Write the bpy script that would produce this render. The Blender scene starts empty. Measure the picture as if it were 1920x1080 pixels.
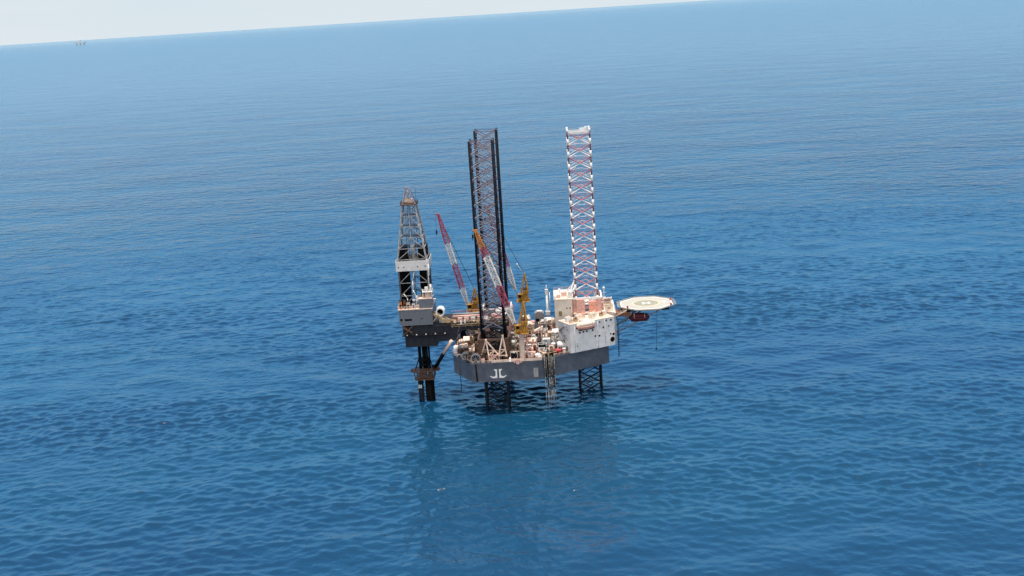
import bpy, math, random
from mathutils import Vector, Matrix
R = math.radians
random.seed(7)
scene = bpy.context.scene
col = scene.collection

# ------------------------------------------------------------------ helpers
def sub(a, b): return (a[0]-b[0], a[1]-b[1], a[2]-b[2])
def lerp(a, b, t): return tuple(a[i]+(b[i]-a[i])*t for i in range(3))

class MB:
    """collects simple solids; build() links them as ONE mesh object"""
    def __init__(self):
        self.v, self.f, self.mi, self.sm = [], [], [], []
        self.m = 0
    def face(self, idx, smooth=False):
        self.f.append(tuple(idx)); self.mi.append(self.m); self.sm.append(smooth)
    def hexa(self, p):                       # 8 points: bottom ring, top ring
        b = len(self.v); self.v += [tuple(q) for q in p]
        for q in ((3,2,1,0),(4,5,6,7),(0,1,5,4),(1,2,6,5),(2,3,7,6),(3,0,4,7)):
            self.face([b+i for i in q])
        return self
    def box(self, c, s, rz=0.0):             # c = centre of the bottom, s = full sizes
        x, y, h = s[0]/2, s[1]/2, s[2]
        ca, sa = math.cos(rz), math.sin(rz)
        pts = []
        for z in (0, h):
            for (px, py) in ((-x,-y),(x,-y),(x,y),(-x,y)):
                pts.append((c[0]+px*ca-py*sa, c[1]+px*sa+py*ca, c[2]+z))
        return self.hexa(pts)
    def bar(self, p, q, w, h=None):          # rectangular bar from p to q
        h = h or w
        p, q = Vector(p), Vector(q); d = (q-p).normalized()
        s = d.cross(Vector((0,0,1)))
        if s.length < 1e-3: s = Vector((1,0,0))
        s.normalize(); u = s.cross(d).normalized()
        pts = []
        for o in (p, q):
            for (a, b) in ((-1,-1),(1,-1),(1,1),(-1,1)):
                pts.append(o + s*(a*w/2) + u*(b*h/2))
        return self.hexa(pts)
    def tube(self, p, q, r, r2=None, n=8, caps=True):
        r2 = r if r2 is None else r2
        p, q = Vector(p), Vector(q); d = (q-p).normalized()
        s = d.cross(Vector((0,0,1)))
        if s.length < 1e-3: s = Vector((1,0,0))
        s.normalize(); u = s.cross(d).normalized()
        b = len(self.v)
        for (o, rr) in ((p, r), (q, r2)):
            for k in range(n):
                a = 2*math.pi*k/n
                self.v.append(tuple(o + s*(rr*math.cos(a)) + u*(rr*math.sin(a))))
        for k in range(n):
            k2 = (k+1) % n
            self.face((b+k, b+k2, b+n+k2, b+n+k), True)
        if caps:
            self.face([b+k for k in reversed(range(n))]); self.face([b+n+k for k in range(n)])
        return self
    def path(self, pts, r, n=6):
        for a, b in zip(pts[:-1], pts[1:]): self.tube(a, b, r, n=n)
        return self
    def lathe(self, c, prof, n=16, axis='z', smooth=True):   # prof: (radius, height)
        b = len(self.v)
        for (r, h) in prof:
            for k in range(n):
                a = 2*math.pi*k/n
                x, y = r*math.cos(a), r*math.sin(a)
                if axis == 'z': o = (x, y, h)
                elif axis == 'x': o = (h, x, y)
                else: o = (y, h, x)
                self.v.append((c[0]+o[0], c[1]+o[1], c[2]+o[2]))
        for i in range(len(prof)-1):
            for k in range(n):
                k2 = (k+1) % n
                self.face((b+i*n+k, b+i*n+k2, b+(i+1)*n+k2, b+(i+1)*n+k), smooth)
        self.face([b+k for k in reversed(range(n))]); self.face([b+(len(prof)-1)*n+k for k in range(n)])
        return self
    def prism(self, poly, z0, z1):
        b = len(self.v); n = len(poly)
        self.v += [(x, y, z0) for x, y in poly] + [(x, y, z1) for x, y in poly]
        self.face([b+k for k in reversed(range(n))]); self.face([b+n+k for k in range(n)])
        for k in range(n):
            k2 = (k+1) % n
            self.face((b+k, b+k2, b+n+k2, b+n+k))
        return self
    def slab(self, poly, y0, y1):            # polygon in x-z extruded along y
        b = len(self.v); n = len(poly)
        self.v += [(x, y0, z) for x, z in poly] + [(x, y1, z) for x, z in poly]
        self.face([b+k for k in range(n)]); self.face([b+n+k for k in reversed(range(n))])
        for k in range(n):
            k2 = (k+1) % n
            self.face((b+k2, b+k, b+n+k, b+n+k2))
        return self
    def build(self, name, mat, parent=None, at=None):
        mats = mat if isinstance(mat, (list, tuple)) else [mat]
        off = Vector((0,0,0)) if at is None else Vector(at)
        root = parent
        while root is not None:
            off = off + Vector(root.location); root = root.parent
        me = bpy.data.meshes.new(name)
        me.from_pydata([tuple(Vector(v)-off) for v in self.v], [], self.f)
        for m in mats: me.materials.append(m)
        for p, i, s in zip(me.polygons, self.mi, self.sm):
            p.material_index = i; p.use_smooth = s
        import bmesh
        bm = bmesh.new(); bm.from_mesh(me); bmesh.ops.recalc_face_normals(bm, faces=bm.faces); bm.to_mesh(me); bm.free()
        o = bpy.data.objects.new(name, me); col.objects.link(o)
        if parent is not None: o.parent = parent
        if at is not None: o.location = at
        return o

def tag(o, label=None, cat=None, group=None, kind=None):
    if label: o['label'] = label
    if cat: o['category'] = cat
    if group: o['group'] = group
    if kind: o['kind'] = kind
    return o
def thing(name, label, cat, loc, group=None):
    o = bpy.data.objects.new(name, None); col.objects.link(o); o.location = loc
    o.empty_display_size = .5
    return tag(o, label, cat, group)

def rail(mb, pts, h=1.1, step=1.6, r=.05):
    for a, b in zip(pts[:-1], pts[1:]):
        for z in (h*.5, h): mb.tube((a[0],a[1],a[2]+z), (b[0],b[1],b[2]+z), r, n=4)
        L_ = (Vector(b)-Vector(a)).length; k = max(1, int(L_/step))
        for i in range(k+1):
            p = lerp(a, b, i/k); mb.tube(p, (p[0],p[1],p[2]+h), r, n=4)

# ------------------------------------------------------------------ materials
def paint(name, c, rough=.55, var=.25, rust=.12, rust_col=(.16,.07,.035), scale=1.0, metal=0.0, streak=True, spec=.4):
    m = bpy.data.materials.new(name); m.use_nodes = True
    nt = m.node_tree; N = nt.nodes; L = nt.links
    b = N['Principled BSDF']; b.inputs['Roughness'].default_value = rough; b.inputs['Metallic'].default_value = metal; b.inputs['Specular IOR Level'].default_value = spec
    tc = N.new('ShaderNodeTexCoord')
    n1 = N.new('ShaderNodeTexNoise'); n1.inputs['Scale'].default_value = .9*scale; n1.inputs['Detail'].default_value = 5
    mp = N.new('ShaderNodeMapping'); mp.inputs['Scale'].default_value = (1.6*scale, 1.6*scale, (.22 if streak else 1.6)*scale)
    n2 = N.new('ShaderNodeTexNoise'); n2.inputs['Scale'].default_value = 1.3; n2.inputs['Detail'].default_value = 6; n2.inputs['Roughness'].default_value = .65
    L.new(tc.outputs['Object'], n1.inputs['Vector']); L.new(tc.outputs['Object'], mp.inputs['Vector']); L.new(mp.outputs[0], n2.inputs['Vector'])
    r1 = N.new('ShaderNodeMapRange'); r1.inputs[1].default_value = .3; r1.inputs[2].default_value = .7; r1.inputs[3].default_value = 1-var; r1.inputs[4].default_value = 1+var*.4
    L.new(n1.outputs['Fac'], r1.inputs[0])
    mul = N.new('ShaderNodeMix'); mul.data_type = 'RGBA'; mul.blend_type = 'MULTIPLY'; mul.inputs[0].default_value = 1
    mul.inputs[6].default_value = (*c, 1); L.new(r1.outputs[0], mul.inputs[7])
    r2 = N.new('ShaderNodeMapRange'); r2.inputs[1].default_value = .66-rust*.6; r2.inputs[2].default_value = .8-rust*.4; r2.inputs[3].default_value = 0; r2.inputs[4].default_value = min(1, .3+rust*2.2)
    L.new(n2.outputs['Fac'], r2.inputs[0])
    mx = N.new('ShaderNodeMix'); mx.data_type = 'RGBA'; L.new(r2.outputs[0], mx.inputs[0]); L.new(mul.outputs[2], mx.inputs[6]); mx.inputs[7].default_value = (*rust_col, 1)
    L.new(mx.outputs[2], b.inputs['Base Color'])
    return m
M = {}
def P(name, c, **k): M[name] = paint(name, c, **k)
P('hull_grey', (.098,.114,.145), rough=.6, var=.28, rust=.09, rust_col=(.06,.045,.035), scale=.35, spec=.2)
P('hull_light', (.30,.31,.30), rust=.05)
P('deck_brown', (.035,.028,.026), rust=.2, rust_col=(.09,.05,.03), streak=False, spec=.1)
P('deck_cream', (.62,.50,.40), rust=.14, streak=False)
P('white', (.78,.77,.75), var=.16, rust=.06)
P('white_clean', (.80,.80,.79), var=.06, rust=.0, scale=.5)
P('house_white', (.74,.72,.705), var=.15, rust=.06, rust_col=(.35,.29,.23), scale=.5)
P('house_warm', (.68,.61,.53), var=.12, rust=.04, rust_col=(.30,.22,.15), scale=.5)
P('roof_cream', (.80,.68,.56), var=.25, rust=.12, rust_col=(.33,.2,.12), streak=False)
P('cream', (.76,.58,.47), rust=.14)
P('tan', (.42,.31,.19), rust=.18)
P('pink', (.74,.44,.38), rust=.12)
P('salmon', (.80,.40,.30), rust=.06)
P('red', (.42,.035,.045), rust=.05, rust_col=(.15,.02,.02))
P('leg_red_shaded', (.16,.035,.05), rust=.02)  # the leg's red darkened, shade on the upright chords put into the paint
P('leg_red', (.52,.20,.25), rust=.08, rust_col=(.14,.03,.03))
P('leg_pink', (.20,.165,.21), rust=.08, rust_col=(.2,.06,.05))
P('leg_white', (.78,.77,.76), var=.12, rust=.05)
P('leg_grey', (.27,.285,.34), var=.3, rust=.12)
P('leg_dark', (.008,.009,.014), rust=0, spec=.08)
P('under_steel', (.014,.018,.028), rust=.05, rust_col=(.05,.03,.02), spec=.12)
P('dark', (.014,.014,.017), rust=.15, rust_col=(.07,.035,.02), spec=.1)
P('cant_dark', (.030,.034,.045), rust=.07, rust_col=(.08,.045,.028), spec=.15)
P('black', (.006,.006,.007), rust=.0, spec=.06)
P('grey', (.28,.285,.30), rust=.12)
P('floor_grey', (.17,.185,.215), var=.12, rust=.06)
P('bluegrey', (.30,.37,.46), rust=.06)
P('rust', (.20,.085,.04), rust=.4)
P('brown', (.13,.075,.05), rust=.3)
P('orange', (.62,.23,.07), rust=.1)
P('yellow', (.46,.235,.025), var=.4, rust=.34, rust_col=(.16,.075,.02))
P('boom_red', (.40,.07,.11), rust=.06, rust_col=(.16,.02,.03))
P('boom_orange', (.60,.22,.03), rust=.1)
P('boom_cream', (.80,.76,.70), rust=.08)
P('olive', (.24,.19,.08), rust=.25)
P('palegreen', (.55,.58,.52), rust=.1)
P('heli_deck', (.47,.435,.36), var=.12, rust=.06, rust_col=(.42,.36,.27), scale=.4, streak=False)
P('heli_inner', (.33,.305,.21), var=.12, rust=.04, rust_col=(.4,.36,.25), scale=.4, streak=False)
P('heli_mark', (.62,.52,.33), var=.05, rust=.0)
P('heli_letter', (.84,.82,.78), var=.04, rust=.0)
P('net', (.42,.41,.38), rust=.05)
P('boat_dark_red', (.10,.011,.018), rust=.03)
P('cable', (.012,.012,.014), rust=0)
P('derrick_steel', (.10,.10,.107), var=.5, rust=.06)
P('derrick_light', (.36,.36,.365), var=.4, rust=.08)
P('far_haze', (.58,.68,.74), rust=0)  # aerial haze put into the distant platform's paint

# ------------------------------------------------------------------ sea
def sea_material():
    m = bpy.data.materials.new('sea_water'); m.use_nodes = True
    nt = m.node_tree; N = nt.nodes; L = nt.links
    b = N['Principled BSDF']
    b.inputs['IOR'].default_value = 1.33
    tc = N.new('ShaderNodeTexCoord')
    def noise(scale, stretch, rot, detail, rough, dist=0.0):
        mp = N.new('ShaderNodeMapping'); mp.inputs['Rotation'].default_value = (0,0,rot); mp.inputs['Scale'].default_value = (scale*stretch, scale, scale)
        n = N.new('ShaderNodeTexNoise'); n.inputs['Scale'].default_value = 1; n.inputs['Detail'].default_value = detail
        n.inputs['Roughness'].default_value = rough; n.inputs['Distortion'].default_value = dist
        L.new(tc.outputs['Object'], mp.inputs[0]); L.new(mp.outputs[0], n.inputs['Vector'])
        return n.outputs['Fac']
    def math_(op, a, bb):
        n = N.new('ShaderNodeMath'); n.operation = op
        for i, x in enumerate((a, bb)):
            if isinstance(x, (int, float)): n.inputs[i].default_value = x
            else: L.new(x, n.inputs[i])
        return n.outputs[0]
    patch = noise(1/95, .55, R(12), 4, .6)               # wind patches
    amp = N.new('ShaderNodeMapRange'); amp.inputs[1].default_value = .3; amp.inputs[2].default_value = .7; amp.inputs[3].default_value = .4; amp.inputs[4].default_value = 1.45
    L.new(patch, amp.inputs[0])
    off = N.new('ShaderNodeVectorMath'); off.operation = 'DISTANCE'; L.new(tc.outputs['Object'], off.inputs[0]); off.inputs[1].default_value = (26,-514,0)
    fr = N.new('ShaderNodeMapRange'); fr.interpolation_type = 'SMOOTHSTEP'; fr.inputs[1].default_value = 640; fr.inputs[2].default_value = 1160; fr.inputs[3].default_value = 0; fr.inputs[4].default_value = 1
    L.new(off.outputs['Value'], fr.inputs[0])
    h = math_('MULTIPLY', noise(1/34, .7, R(20), 2, .5), SEA['swell'])
    h = math_('ADD', h, math_('MULTIPLY', noise(1/8.8, .85, R(10), 2, .5, .25), SEA['wave']))
    h = math_('MULTIPLY', h, fr.outputs[0])
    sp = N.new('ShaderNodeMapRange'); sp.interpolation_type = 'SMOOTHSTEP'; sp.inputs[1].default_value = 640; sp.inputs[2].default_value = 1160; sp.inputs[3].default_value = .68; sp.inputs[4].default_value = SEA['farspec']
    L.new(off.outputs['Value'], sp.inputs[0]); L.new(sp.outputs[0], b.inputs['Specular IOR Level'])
    h = math_('ADD', h, math_('MULTIPLY', noise(1/1.15, .9, R(30), 2, .5), SEA['chop']*.28))
    h = math_('ADD', h, math_('MULTIPLY', noise(1/3.2, .9, R(-14), 3, .5, .2), SEA['chop']))
    h = math_('MULTIPLY', h, amp.outputs[0])
    bp = N.new('ShaderNodeBump'); bp.inputs['Strength'].default_value = 1; bp.inputs['Distance'].default_value = 1
    L.new(h, bp.inputs['Height']); L.new(bp.outputs[0], b.inputs['Normal'])
    b.inputs['Roughness'].default_value = SEA['rough']
    # deep water colour, a little greener and paler in places
    cr = N.new('ShaderNodeMix'); cr.data_type = 'RGBA'
    big = noise(1/210, .5, R(5), 4, .55)
    rr = N.new('ShaderNodeMapRange'); rr.inputs[1].default_value = .35; rr.inputs[2].default_value = .65; L.new(big, rr.inputs[0])
    L.new(rr.outputs[0], cr.inputs[0]); cr.inputs[6].default_value = (*SEA['c1'], 1); cr.inputs[7].default_value = (*SEA['c2'], 1)
    # haze painted into the water colour: the sea pales away from the rig
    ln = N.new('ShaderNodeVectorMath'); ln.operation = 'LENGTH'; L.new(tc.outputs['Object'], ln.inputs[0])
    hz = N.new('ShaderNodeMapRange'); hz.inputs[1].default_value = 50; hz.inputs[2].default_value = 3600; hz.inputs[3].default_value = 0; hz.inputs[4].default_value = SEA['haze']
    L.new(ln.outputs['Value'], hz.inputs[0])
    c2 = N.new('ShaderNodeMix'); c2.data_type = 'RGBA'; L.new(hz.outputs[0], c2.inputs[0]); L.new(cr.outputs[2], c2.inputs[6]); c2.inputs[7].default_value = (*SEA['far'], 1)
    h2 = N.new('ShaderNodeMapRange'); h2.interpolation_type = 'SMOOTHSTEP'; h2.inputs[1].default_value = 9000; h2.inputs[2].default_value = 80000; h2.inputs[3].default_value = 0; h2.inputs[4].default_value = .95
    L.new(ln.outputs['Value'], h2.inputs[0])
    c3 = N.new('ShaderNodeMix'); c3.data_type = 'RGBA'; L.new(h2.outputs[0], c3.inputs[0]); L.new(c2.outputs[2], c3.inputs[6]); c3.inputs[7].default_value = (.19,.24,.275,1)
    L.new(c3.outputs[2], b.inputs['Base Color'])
    return m
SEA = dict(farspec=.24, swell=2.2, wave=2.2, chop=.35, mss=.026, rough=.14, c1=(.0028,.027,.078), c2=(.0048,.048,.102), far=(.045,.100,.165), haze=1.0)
# one sheet out to the horizon: real wave geometry around the rig, calmer and coarser cells far away
import numpy as np
def make_sea():
    rng = np.random.default_rng(11)
    ox, oy = 26.0, -514.0                                        # pole of the polar grid
    rad = np.concatenate([[0.5,60,130,190,225], np.arange(240,760,.72), np.arange(760,1180,1.05), [1250,1400,1700,2200,3000,4200,6000,9000,14000,22000,36000,60000,150000]])
    dense = np.radians(np.arange(-33,33.01,.105)); coarse = np.radians(np.arange(36,325,6.0))
    ang = np.concatenate([dense, coarse]); na, nr = len(ang), len(rad)
    Rr, Aa = np.meshgrid(rad, ang, indexing='ij')
    X = ox+Rr*np.sin(Aa); Y = oy+Rr*np.cos(Aa)
    sm = lambda x: np.clip(x,0,1)**2*(3-2*np.clip(x,0,1))
    deg = np.degrees(Aa)
    w = sm((Rr-240)/25)*sm((1160-Rr)/520)*np.where(deg < 34, sm((33-np.abs(deg))/1.5), 0)
    nw = 130
    lam = np.exp(rng.uniform(np.log(2.7), np.log(46), nw))
    wt = np.exp(-(np.log(lam/5.2)/.62)**2)+.25*np.exp(-(np.log(lam/30)/.4)**2)
    slope = np.sqrt(wt/np.sum(wt)*2*SEA['mss'])
    k = 2*np.pi/lam; amp = slope/k
    th = R(-98)+rng.normal(0, .8, nw)                           # running towards the viewer
    ph = rng.uniform(0, 2*np.pi, nw)
    # gusts: patches where the short waves stand higher
    g = np.zeros_like(X)
    for i in range(14):
        L_ = rng.uniform(70, 260); t_ = rng.uniform(0, np.pi); g += np.sin(2*np.pi/L_*(X*np.cos(t_)*.6+Y*np.sin(t_))+rng.uniform(0, 6.28))
    g = np.clip(1+.15*g, .5, 1.5)
    Z = np.zeros_like(X); DX = np.zeros_like(X); DY = np.zeros_like(X)
    for i in range(nw):
        a = k[i]*(X*np.cos(th[i])+Y*np.sin(th[i]))+ph[i]
        gi = g if lam[i] < 16 else 1.0
        Z += amp[i]*gi*np.cos(a); sn = np.sin(a)*amp[i]*gi*.6
        DX -= np.cos(th[i])*sn; DY -= np.sin(th[i])*sn
    co_ = np.stack([X+DX*w, Y+DY*w, Z*w], -1).reshape(-1, 3).astype(np.float32)
    i, j = np.meshgrid(np.arange(nr-1), np.arange(na), indexing='ij'); j2 = (j+1) % na
    quads = np.stack([i*na+j, i*na+j2, (i+1)*na+j2, (i+1)*na+j], -1).reshape(-1, 4)[:, ::-1].astype(np.int32)
    me = bpy.data.meshes.new('sea'); nf = len(quads)
    me.vertices.add(len(co_)); me.vertices.foreach_set('co', co_.ravel())
    me.loops.add(nf*4); me.loops.foreach_set('vertex_index', quads.ravel())
    me.polygons.add(nf); me.polygons.foreach_set('loop_start', np.arange(0, nf*4, 4, dtype=np.int32))
    me.polygons.foreach_set('use_smooth', np.ones(nf, dtype=bool))
    me.update(calc_edges=True); me.validate()
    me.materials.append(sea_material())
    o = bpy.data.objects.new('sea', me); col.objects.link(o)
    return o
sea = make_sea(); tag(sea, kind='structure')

# ------------------------------------------------------------------ the jack-up rig: hull, legs, jack frames
DZ, BZ = 22.4, 14.4
rig = thing('jackup_rig', 'dark grey offshore drilling rig hull standing on three tall lattice legs in the sea', 'oil rig', (10,0,0))
HULL = [(-9,-31.4),(17.6,-31.4),(47.3,-12.9),(47.3,12.9),(17.6,31.4),(-9,31.4),(-18,15),(-18,-15)]
LEGS = [(0,-21.65,111.6),(0,21.65,111.6),(39.35,0,110.8)]
hull = MB().prism(HULL, BZ, DZ).build('hull', M['hull_grey'], rig)
mb = MB(); mb.prism([(x*.985+.15, y*.985) for x, y in HULL], DZ+.004, DZ+.05)
mb.build('deck', M['deck_brown'], hull)
mb = MB()      # rubbing strakes and plate seams standing proud of the side
E2 = list(zip(HULL, HULL[1:]+HULL[:1]))
for (a, b) in E2:
    mb.bar((a[0],a[1],DZ-.35), (b[0],b[1],DZ-.35), .24, .22)
    mb.bar((a[0],a[1],BZ+.3), (b[0],b[1],BZ+.3), .18, .2)
    ln = math.hypot(b[0]-a[0], b[1]-a[1]); k = int(ln/6)
    for i in range(1, k):
        t = i/k; mb.bar((a[0]+(b[0]-a[0])*t, a[1]+(b[1]-a[1])*t, BZ+.4), (a[0]+(b[0]-a[0])*t, a[1]+(b[1]-a[1])*t, DZ-.5), .10, .10)
mb.build('side_strake', M['hull_grey'], hull)
MB().box((9.0,-31.40,DZ+.06), (20.5,.16,1.0)).build('bulwark', M['cream'], hull)
MB().box((16.6,-31.44,15.5), (1.9,.07,3.8)).build('side_plate', M['hull_light'], hull)
# emblem: two mirrored anchor halves
half = [(718,282),(768,282),(768,408),(700,410),(655,380),(668,374),(695,388),(728,384),(742,365),(745,312),(732,298)]
mb = MB()
for s in (1,-1):
    pl = [(1.2+s*(x-783)/37.8, 17.75-(y-345)/34.5) for x, y in half]
    mb.slab(pl, -31.50, -31.42)
mb.build('emblem', M['white_clean'], hull)
# railing around the deck
mb = MB()
for (a, b) in E2:
    for z in (.6, 1.1): mb.tube((a[0],a[1],DZ+z), (b[0],b[1],DZ+z), .045, n=4)
    ln = math.hypot(b[0]-a[0], b[1]-a[1]); k = max(2, int(ln/2))
    for i in range(k+1):
        t = i/k; x, y = a[0]+(b[0]-a[0])*t, a[1]+(b[1]-a[1])*t
        mb.tube((x,y,DZ), (x,y,DZ+1.1), .05, n=4)
mb.build('railing', M['cream'], rig)

BAY, HW = 5.1, 4.57
def make_leg(cx, cy, top, painted):
    C = [(cx-HW,cy-HW),(cx+HW,cy-HW),(cx+HW,cy+HW),(cx-HW,cy+HW)]
    if painted: mats = [M['leg_red'], M['leg_white'], M['under_steel'], M['leg_red_shaded']]
    else: mats = [M['leg_pink'], M['leg_grey'], M['under_steel'], M['leg_dark']]
    br = MB(); nb = int((top+30)/BAY)+1
    for k in range(nb):
        z1 = top-k*BAY; z0 = z1-BAY; zm = (z0+z1)/2
        low = z1 < DZ+1 or (not painted and z1 < 36)  # bracing of the black legs beside the jack frames darkened as painted shade
        for i in range(4):
            a, b = C[i], C[(i+1)%4]
            mx, my = (a[0]+b[0])/2, (a[1]+b[1])/2
            r = .30 if painted else .23
            rr_ = r if i == 0 or not painted else r*.5
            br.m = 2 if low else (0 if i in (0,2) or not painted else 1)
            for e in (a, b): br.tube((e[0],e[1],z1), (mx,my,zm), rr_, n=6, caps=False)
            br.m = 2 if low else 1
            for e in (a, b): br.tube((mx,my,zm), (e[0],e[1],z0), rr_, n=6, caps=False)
        br.m = 2 if low else 1     # span breakers inside
        for (i, j) in ((0,2),(1,3)):
            br.tube((C[i][0],C[i][1],z0), (C[j][0],C[j][1],z0), .09, n=5, caps=False)
        for i in range(4):
            a, b = C[i], C[(i+1)%4]; c_, d_ = C[(i+1)%4], C[(i+2)%4]
            br.tube(((a[0]+b[0])/2,(a[1]+b[1])/2,zm), ((c_[0]+d_[0])/2,(c_[1]+d_[1])/2,zm), .08, n=5, caps=False)
    leg = None
    body = br
    leg = body.build('leg', mats, rig)
    leg['label'] = 'lattice leg with red and white painted bands' if painted else 'lattice leg with black chords and faded bracing'
    for (x, y) in C:
        ch = MB(); sx = 1 if x > cx else -1; sy = 1 if y > cy else -1
        def seg(z0, z1, mi):
            ch.m = mi
            rt_, rw_ = (.27,.55) if (painted and mi == 3) else (.44,.95)
            ch.tube((x,y,z0), (x,y,z1), rt_, n=10, caps=True)
            ch.box((x+sx*.0, y, z0), (rw_,.26,z1-z0))          # rack plate
            z = z0+.1
        if painted:
            z = top
            while z > DZ:
                seg(z-BAY/2, z, 3); seg(z-BAY, z-BAY/2, 1); z -= BAY
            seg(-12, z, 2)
        else:
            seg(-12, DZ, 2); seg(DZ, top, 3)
        ch.m = 1 if painted else 3
        ch.tube((x,y,top), (x,y,top+(1.6 if painted else .3)), .40, n=8)
        ch.build('chord', mats, leg)
    tp = MB()
    for i in range(4):
        a, b = C[i], C[(i+1)%4]
        if painted: tp.bar((a[0],a[1],top-.2), (b[0],b[1],top-.2), .5, .9)
        else: tp.bar((a[0],a[1],top-.2), (b[0],b[1],top-.2), .25, .3)
    if painted:
        tp.box((cx+1.6,cy+1,top+.2), (2.2,1.6,1.0)); tp.box((cx+3.2,cy+2.5,top+.2), (1.2,1.2,1.5))
        tp.box((cx,cy,top-.1), (8.2,.8,.15))
    tp.build('top_frame', M['leg_white'] if painted else M['leg_pink'], leg)
    return leg
for i, (x, y, t) in enumerate(LEGS): make_leg(x, y, t, i == 2)

def jack_frame(cx, cy, ztop, mat):
    tb = MB(); o = HW+1.6
    pts = [(cx-o,cy-o),(cx+o,cy-o),(cx+o,cy+o),(cx-o,cy+o)]
    for (a, b) in zip(pts, pts[1:]+pts[:1]):
        d = .36 if a[0] == b[0] else 0
        tb.bar((a[0],a[1]+d*(1 if b[1]>a[1] else -1),ztop+.2), (b[0],b[1]-d*(1 if b[1]>a[1] else -1),ztop+.2), .7, .8)
    f = tb.build('jack_frame', M['white'] if mat is M['pink'] else mat, rig)
    for sx in (-1,1):
        for sy in (-1,1):
            mb = MB()
            x, y = cx+sx*(HW+.2), cy+sy*(HW+.2)
            mb.box((x+sx*1.0,y,DZ+.06), (1.0,2.3,ztop-DZ)); mb.box((x-sx*.1,y+sy*1.0,DZ+.06), (2.1,.8,ztop-DZ-.4))
            z = DZ+1.2
            while z < ztop-1.2:                               # pinion gearboxes
                mb.tube((x+sx*1.45,y-.6,z), (x+sx*2.2,y-.6,z), .5, n=8); mb.tube((x+sx*1.45,y+.6,z+.7), (x+sx*2.2,y+.6,z+.7), .5, n=8)
                z += 1.9
            mb.build('jack_tower', mat, f)
    if ztop < 32:                 # dark guide plates, gratings and pipework on the outboard side
        mb = MB(); yb = cy-HW-1.5
        mb.box((cx,yb,DZ+.06), (7.0,.3,ztop-DZ-2.2)); mb.box((cx,yb-.9,DZ+3.2), (9.6,1.4,.2)); mb.build('guide_plate', M['dark'], f)
        mb = MB(); rail(mb, [(cx-4.8,yb-1.6,DZ+3.4),(cx+4.8,yb-1.6,DZ+3.4)], 1.1, 1.2, .07); mb.build('walkway_rail', M['tan'], f)
        mb = MB()
        for k in range(5): mb.tube((cx-3+1.4*k,yb-.4,DZ+.1), (cx-3+1.4*k,yb-.4,DZ+2.6+.9*(k%3)), .26, n=8)
        mb.bar((cx-3.2,yb-.4,DZ+2.6), (cx+3.2,yb-.4,DZ+2.6), .3); mb.build('pipework', M['tan'], f)
jack_frame(0,-21.65,31.0,M['brown'])
jack_frame(0,21.65,33.0,M['pink'])
jack_frame(39.35,0,41.0,M['pink'])

# ------------------------------------------------------------------ living quarters
A = (31.3,-24.5); U = (.881,.473); Nn = (-.473,.881)
def wp(s, t, z, m=1):                           # along the front face, inward, height
    return (A[0]+U[0]*s+Nn[0]*t, m*(A[1]+U[1]*s+Nn[1]*t), z)
lq = thing('living_quarters', 'white accommodation block with round portholes wrapped around the bow leg', 'building', (40,-6,DZ))
HZ = 34.6
for m in (1,-1):
    w = MB(); w.prism([wp(0,0,0,m)[:2],wp(21.3,0,0,m)[:2],wp(21.3,9.5,0,m)[:2],wp(0,9.5,0,m)[:2]][::m], DZ+.2, HZ)
    wall = w.build('wall', M['house_white'], lq)
    rr = MB(); rr.prism([wp(-.15,-.15,0,m)[:2],wp(21.45,-.15,0,m)[:2],wp(21.45,9.65,0,m)[:2],wp(-.15,9.65,0,m)[:2]][::m], HZ+.003, HZ+.22)
    rr.build('roof', M['roof_cream'], wall)
    if m == 1:
        pb = MB()
        for s in (3.0,6.0,9.0,12.0,15.2,18.4): pb.bar(wp(s,-.02,DZ+.6), wp(s,-.02,HZ-.3), .07, .05)
        pb.build('wall_seam', M['house_white'], wall)
        # bare stair landing and door on the end facing aft
        d = MB(); p_, q_ = wp(-.04,2.3,0), wp(-.04,3.5,0)
        d.hexa([(p_[0]-.06,p_[1]-.04,DZ+.5),(q_[0]-.06,q_[1]-.04,DZ+.5),(q_[0],q_[1],DZ+.5),(p_[0],p_[1],DZ+.5),(p_[0]-.06,p_[1]-.04,DZ+2.6),(q_[0]-.06,q_[1]-.04,DZ+2.6),(q_[0],q_[1],DZ+2.6),(p_[0],p_[1],DZ+2.6)])
        d.build('door', M['grey'], wall)
ports = [(3.2,32.7,.28),(4.6,30.6,.32),(6.3,30.7,.32),(7.9,30.7,.32),(10.7,30.7,.32),(15.8,31.1,.32),(18.4,31.2,.28),(11.8,28.0,.32),(13.8,27.8,.32),(14.2,33.6,.28),(17.3,33.7,.34),(19.6,33.6,.34),(19.3,27.8,.28),(20.6,27.4,.45),(20.0,25.2,.85),(3.0,26.2,.2),(3.2,25.2,.2)]
for (s, z, r) in ports:
    r *= 1.3
    q = MB(); c0, c1 = wp(s,-.10,z), wp(s,.05,z)
    q.m = 1; q.tube(c0, c1, r*1.25, n=16); q.m = 0; q.tube(wp(s,-.13,z), wp(s,-.09,z), r, n=16)
    q.build('porthole', [M['black'], M['house_white']], lq)
for (t, z) in ((2.2,32.2),(4.6,29.2),(5.6,28.6),(6.8,32.0),(4.8,26.5)):
    q = MB(); q.tube(wp(-.12,t,z), wp(.05,t,z), .3, n=12); q.build('porthole', M['black'], lq)
for (s_, h0, h1) in ((2.1,DZ+.5,HZ-1),(13.1,DZ+.4,HZ-.4),(16.6,DZ+2,HZ-.2)):
    q = MB(); q.tube(wp(s_,-.22,h0), wp(s_,-.22,h1), .1, n=6)
    for k in range(5): z = h0+(h1-h0)*(k+.5)/5; q.bar(wp(s_,-.3,z), wp(s_,.0,z), .3, .12)
    q.build('drain_pipe', M['house_white'], lq)
q = MB()
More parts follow.
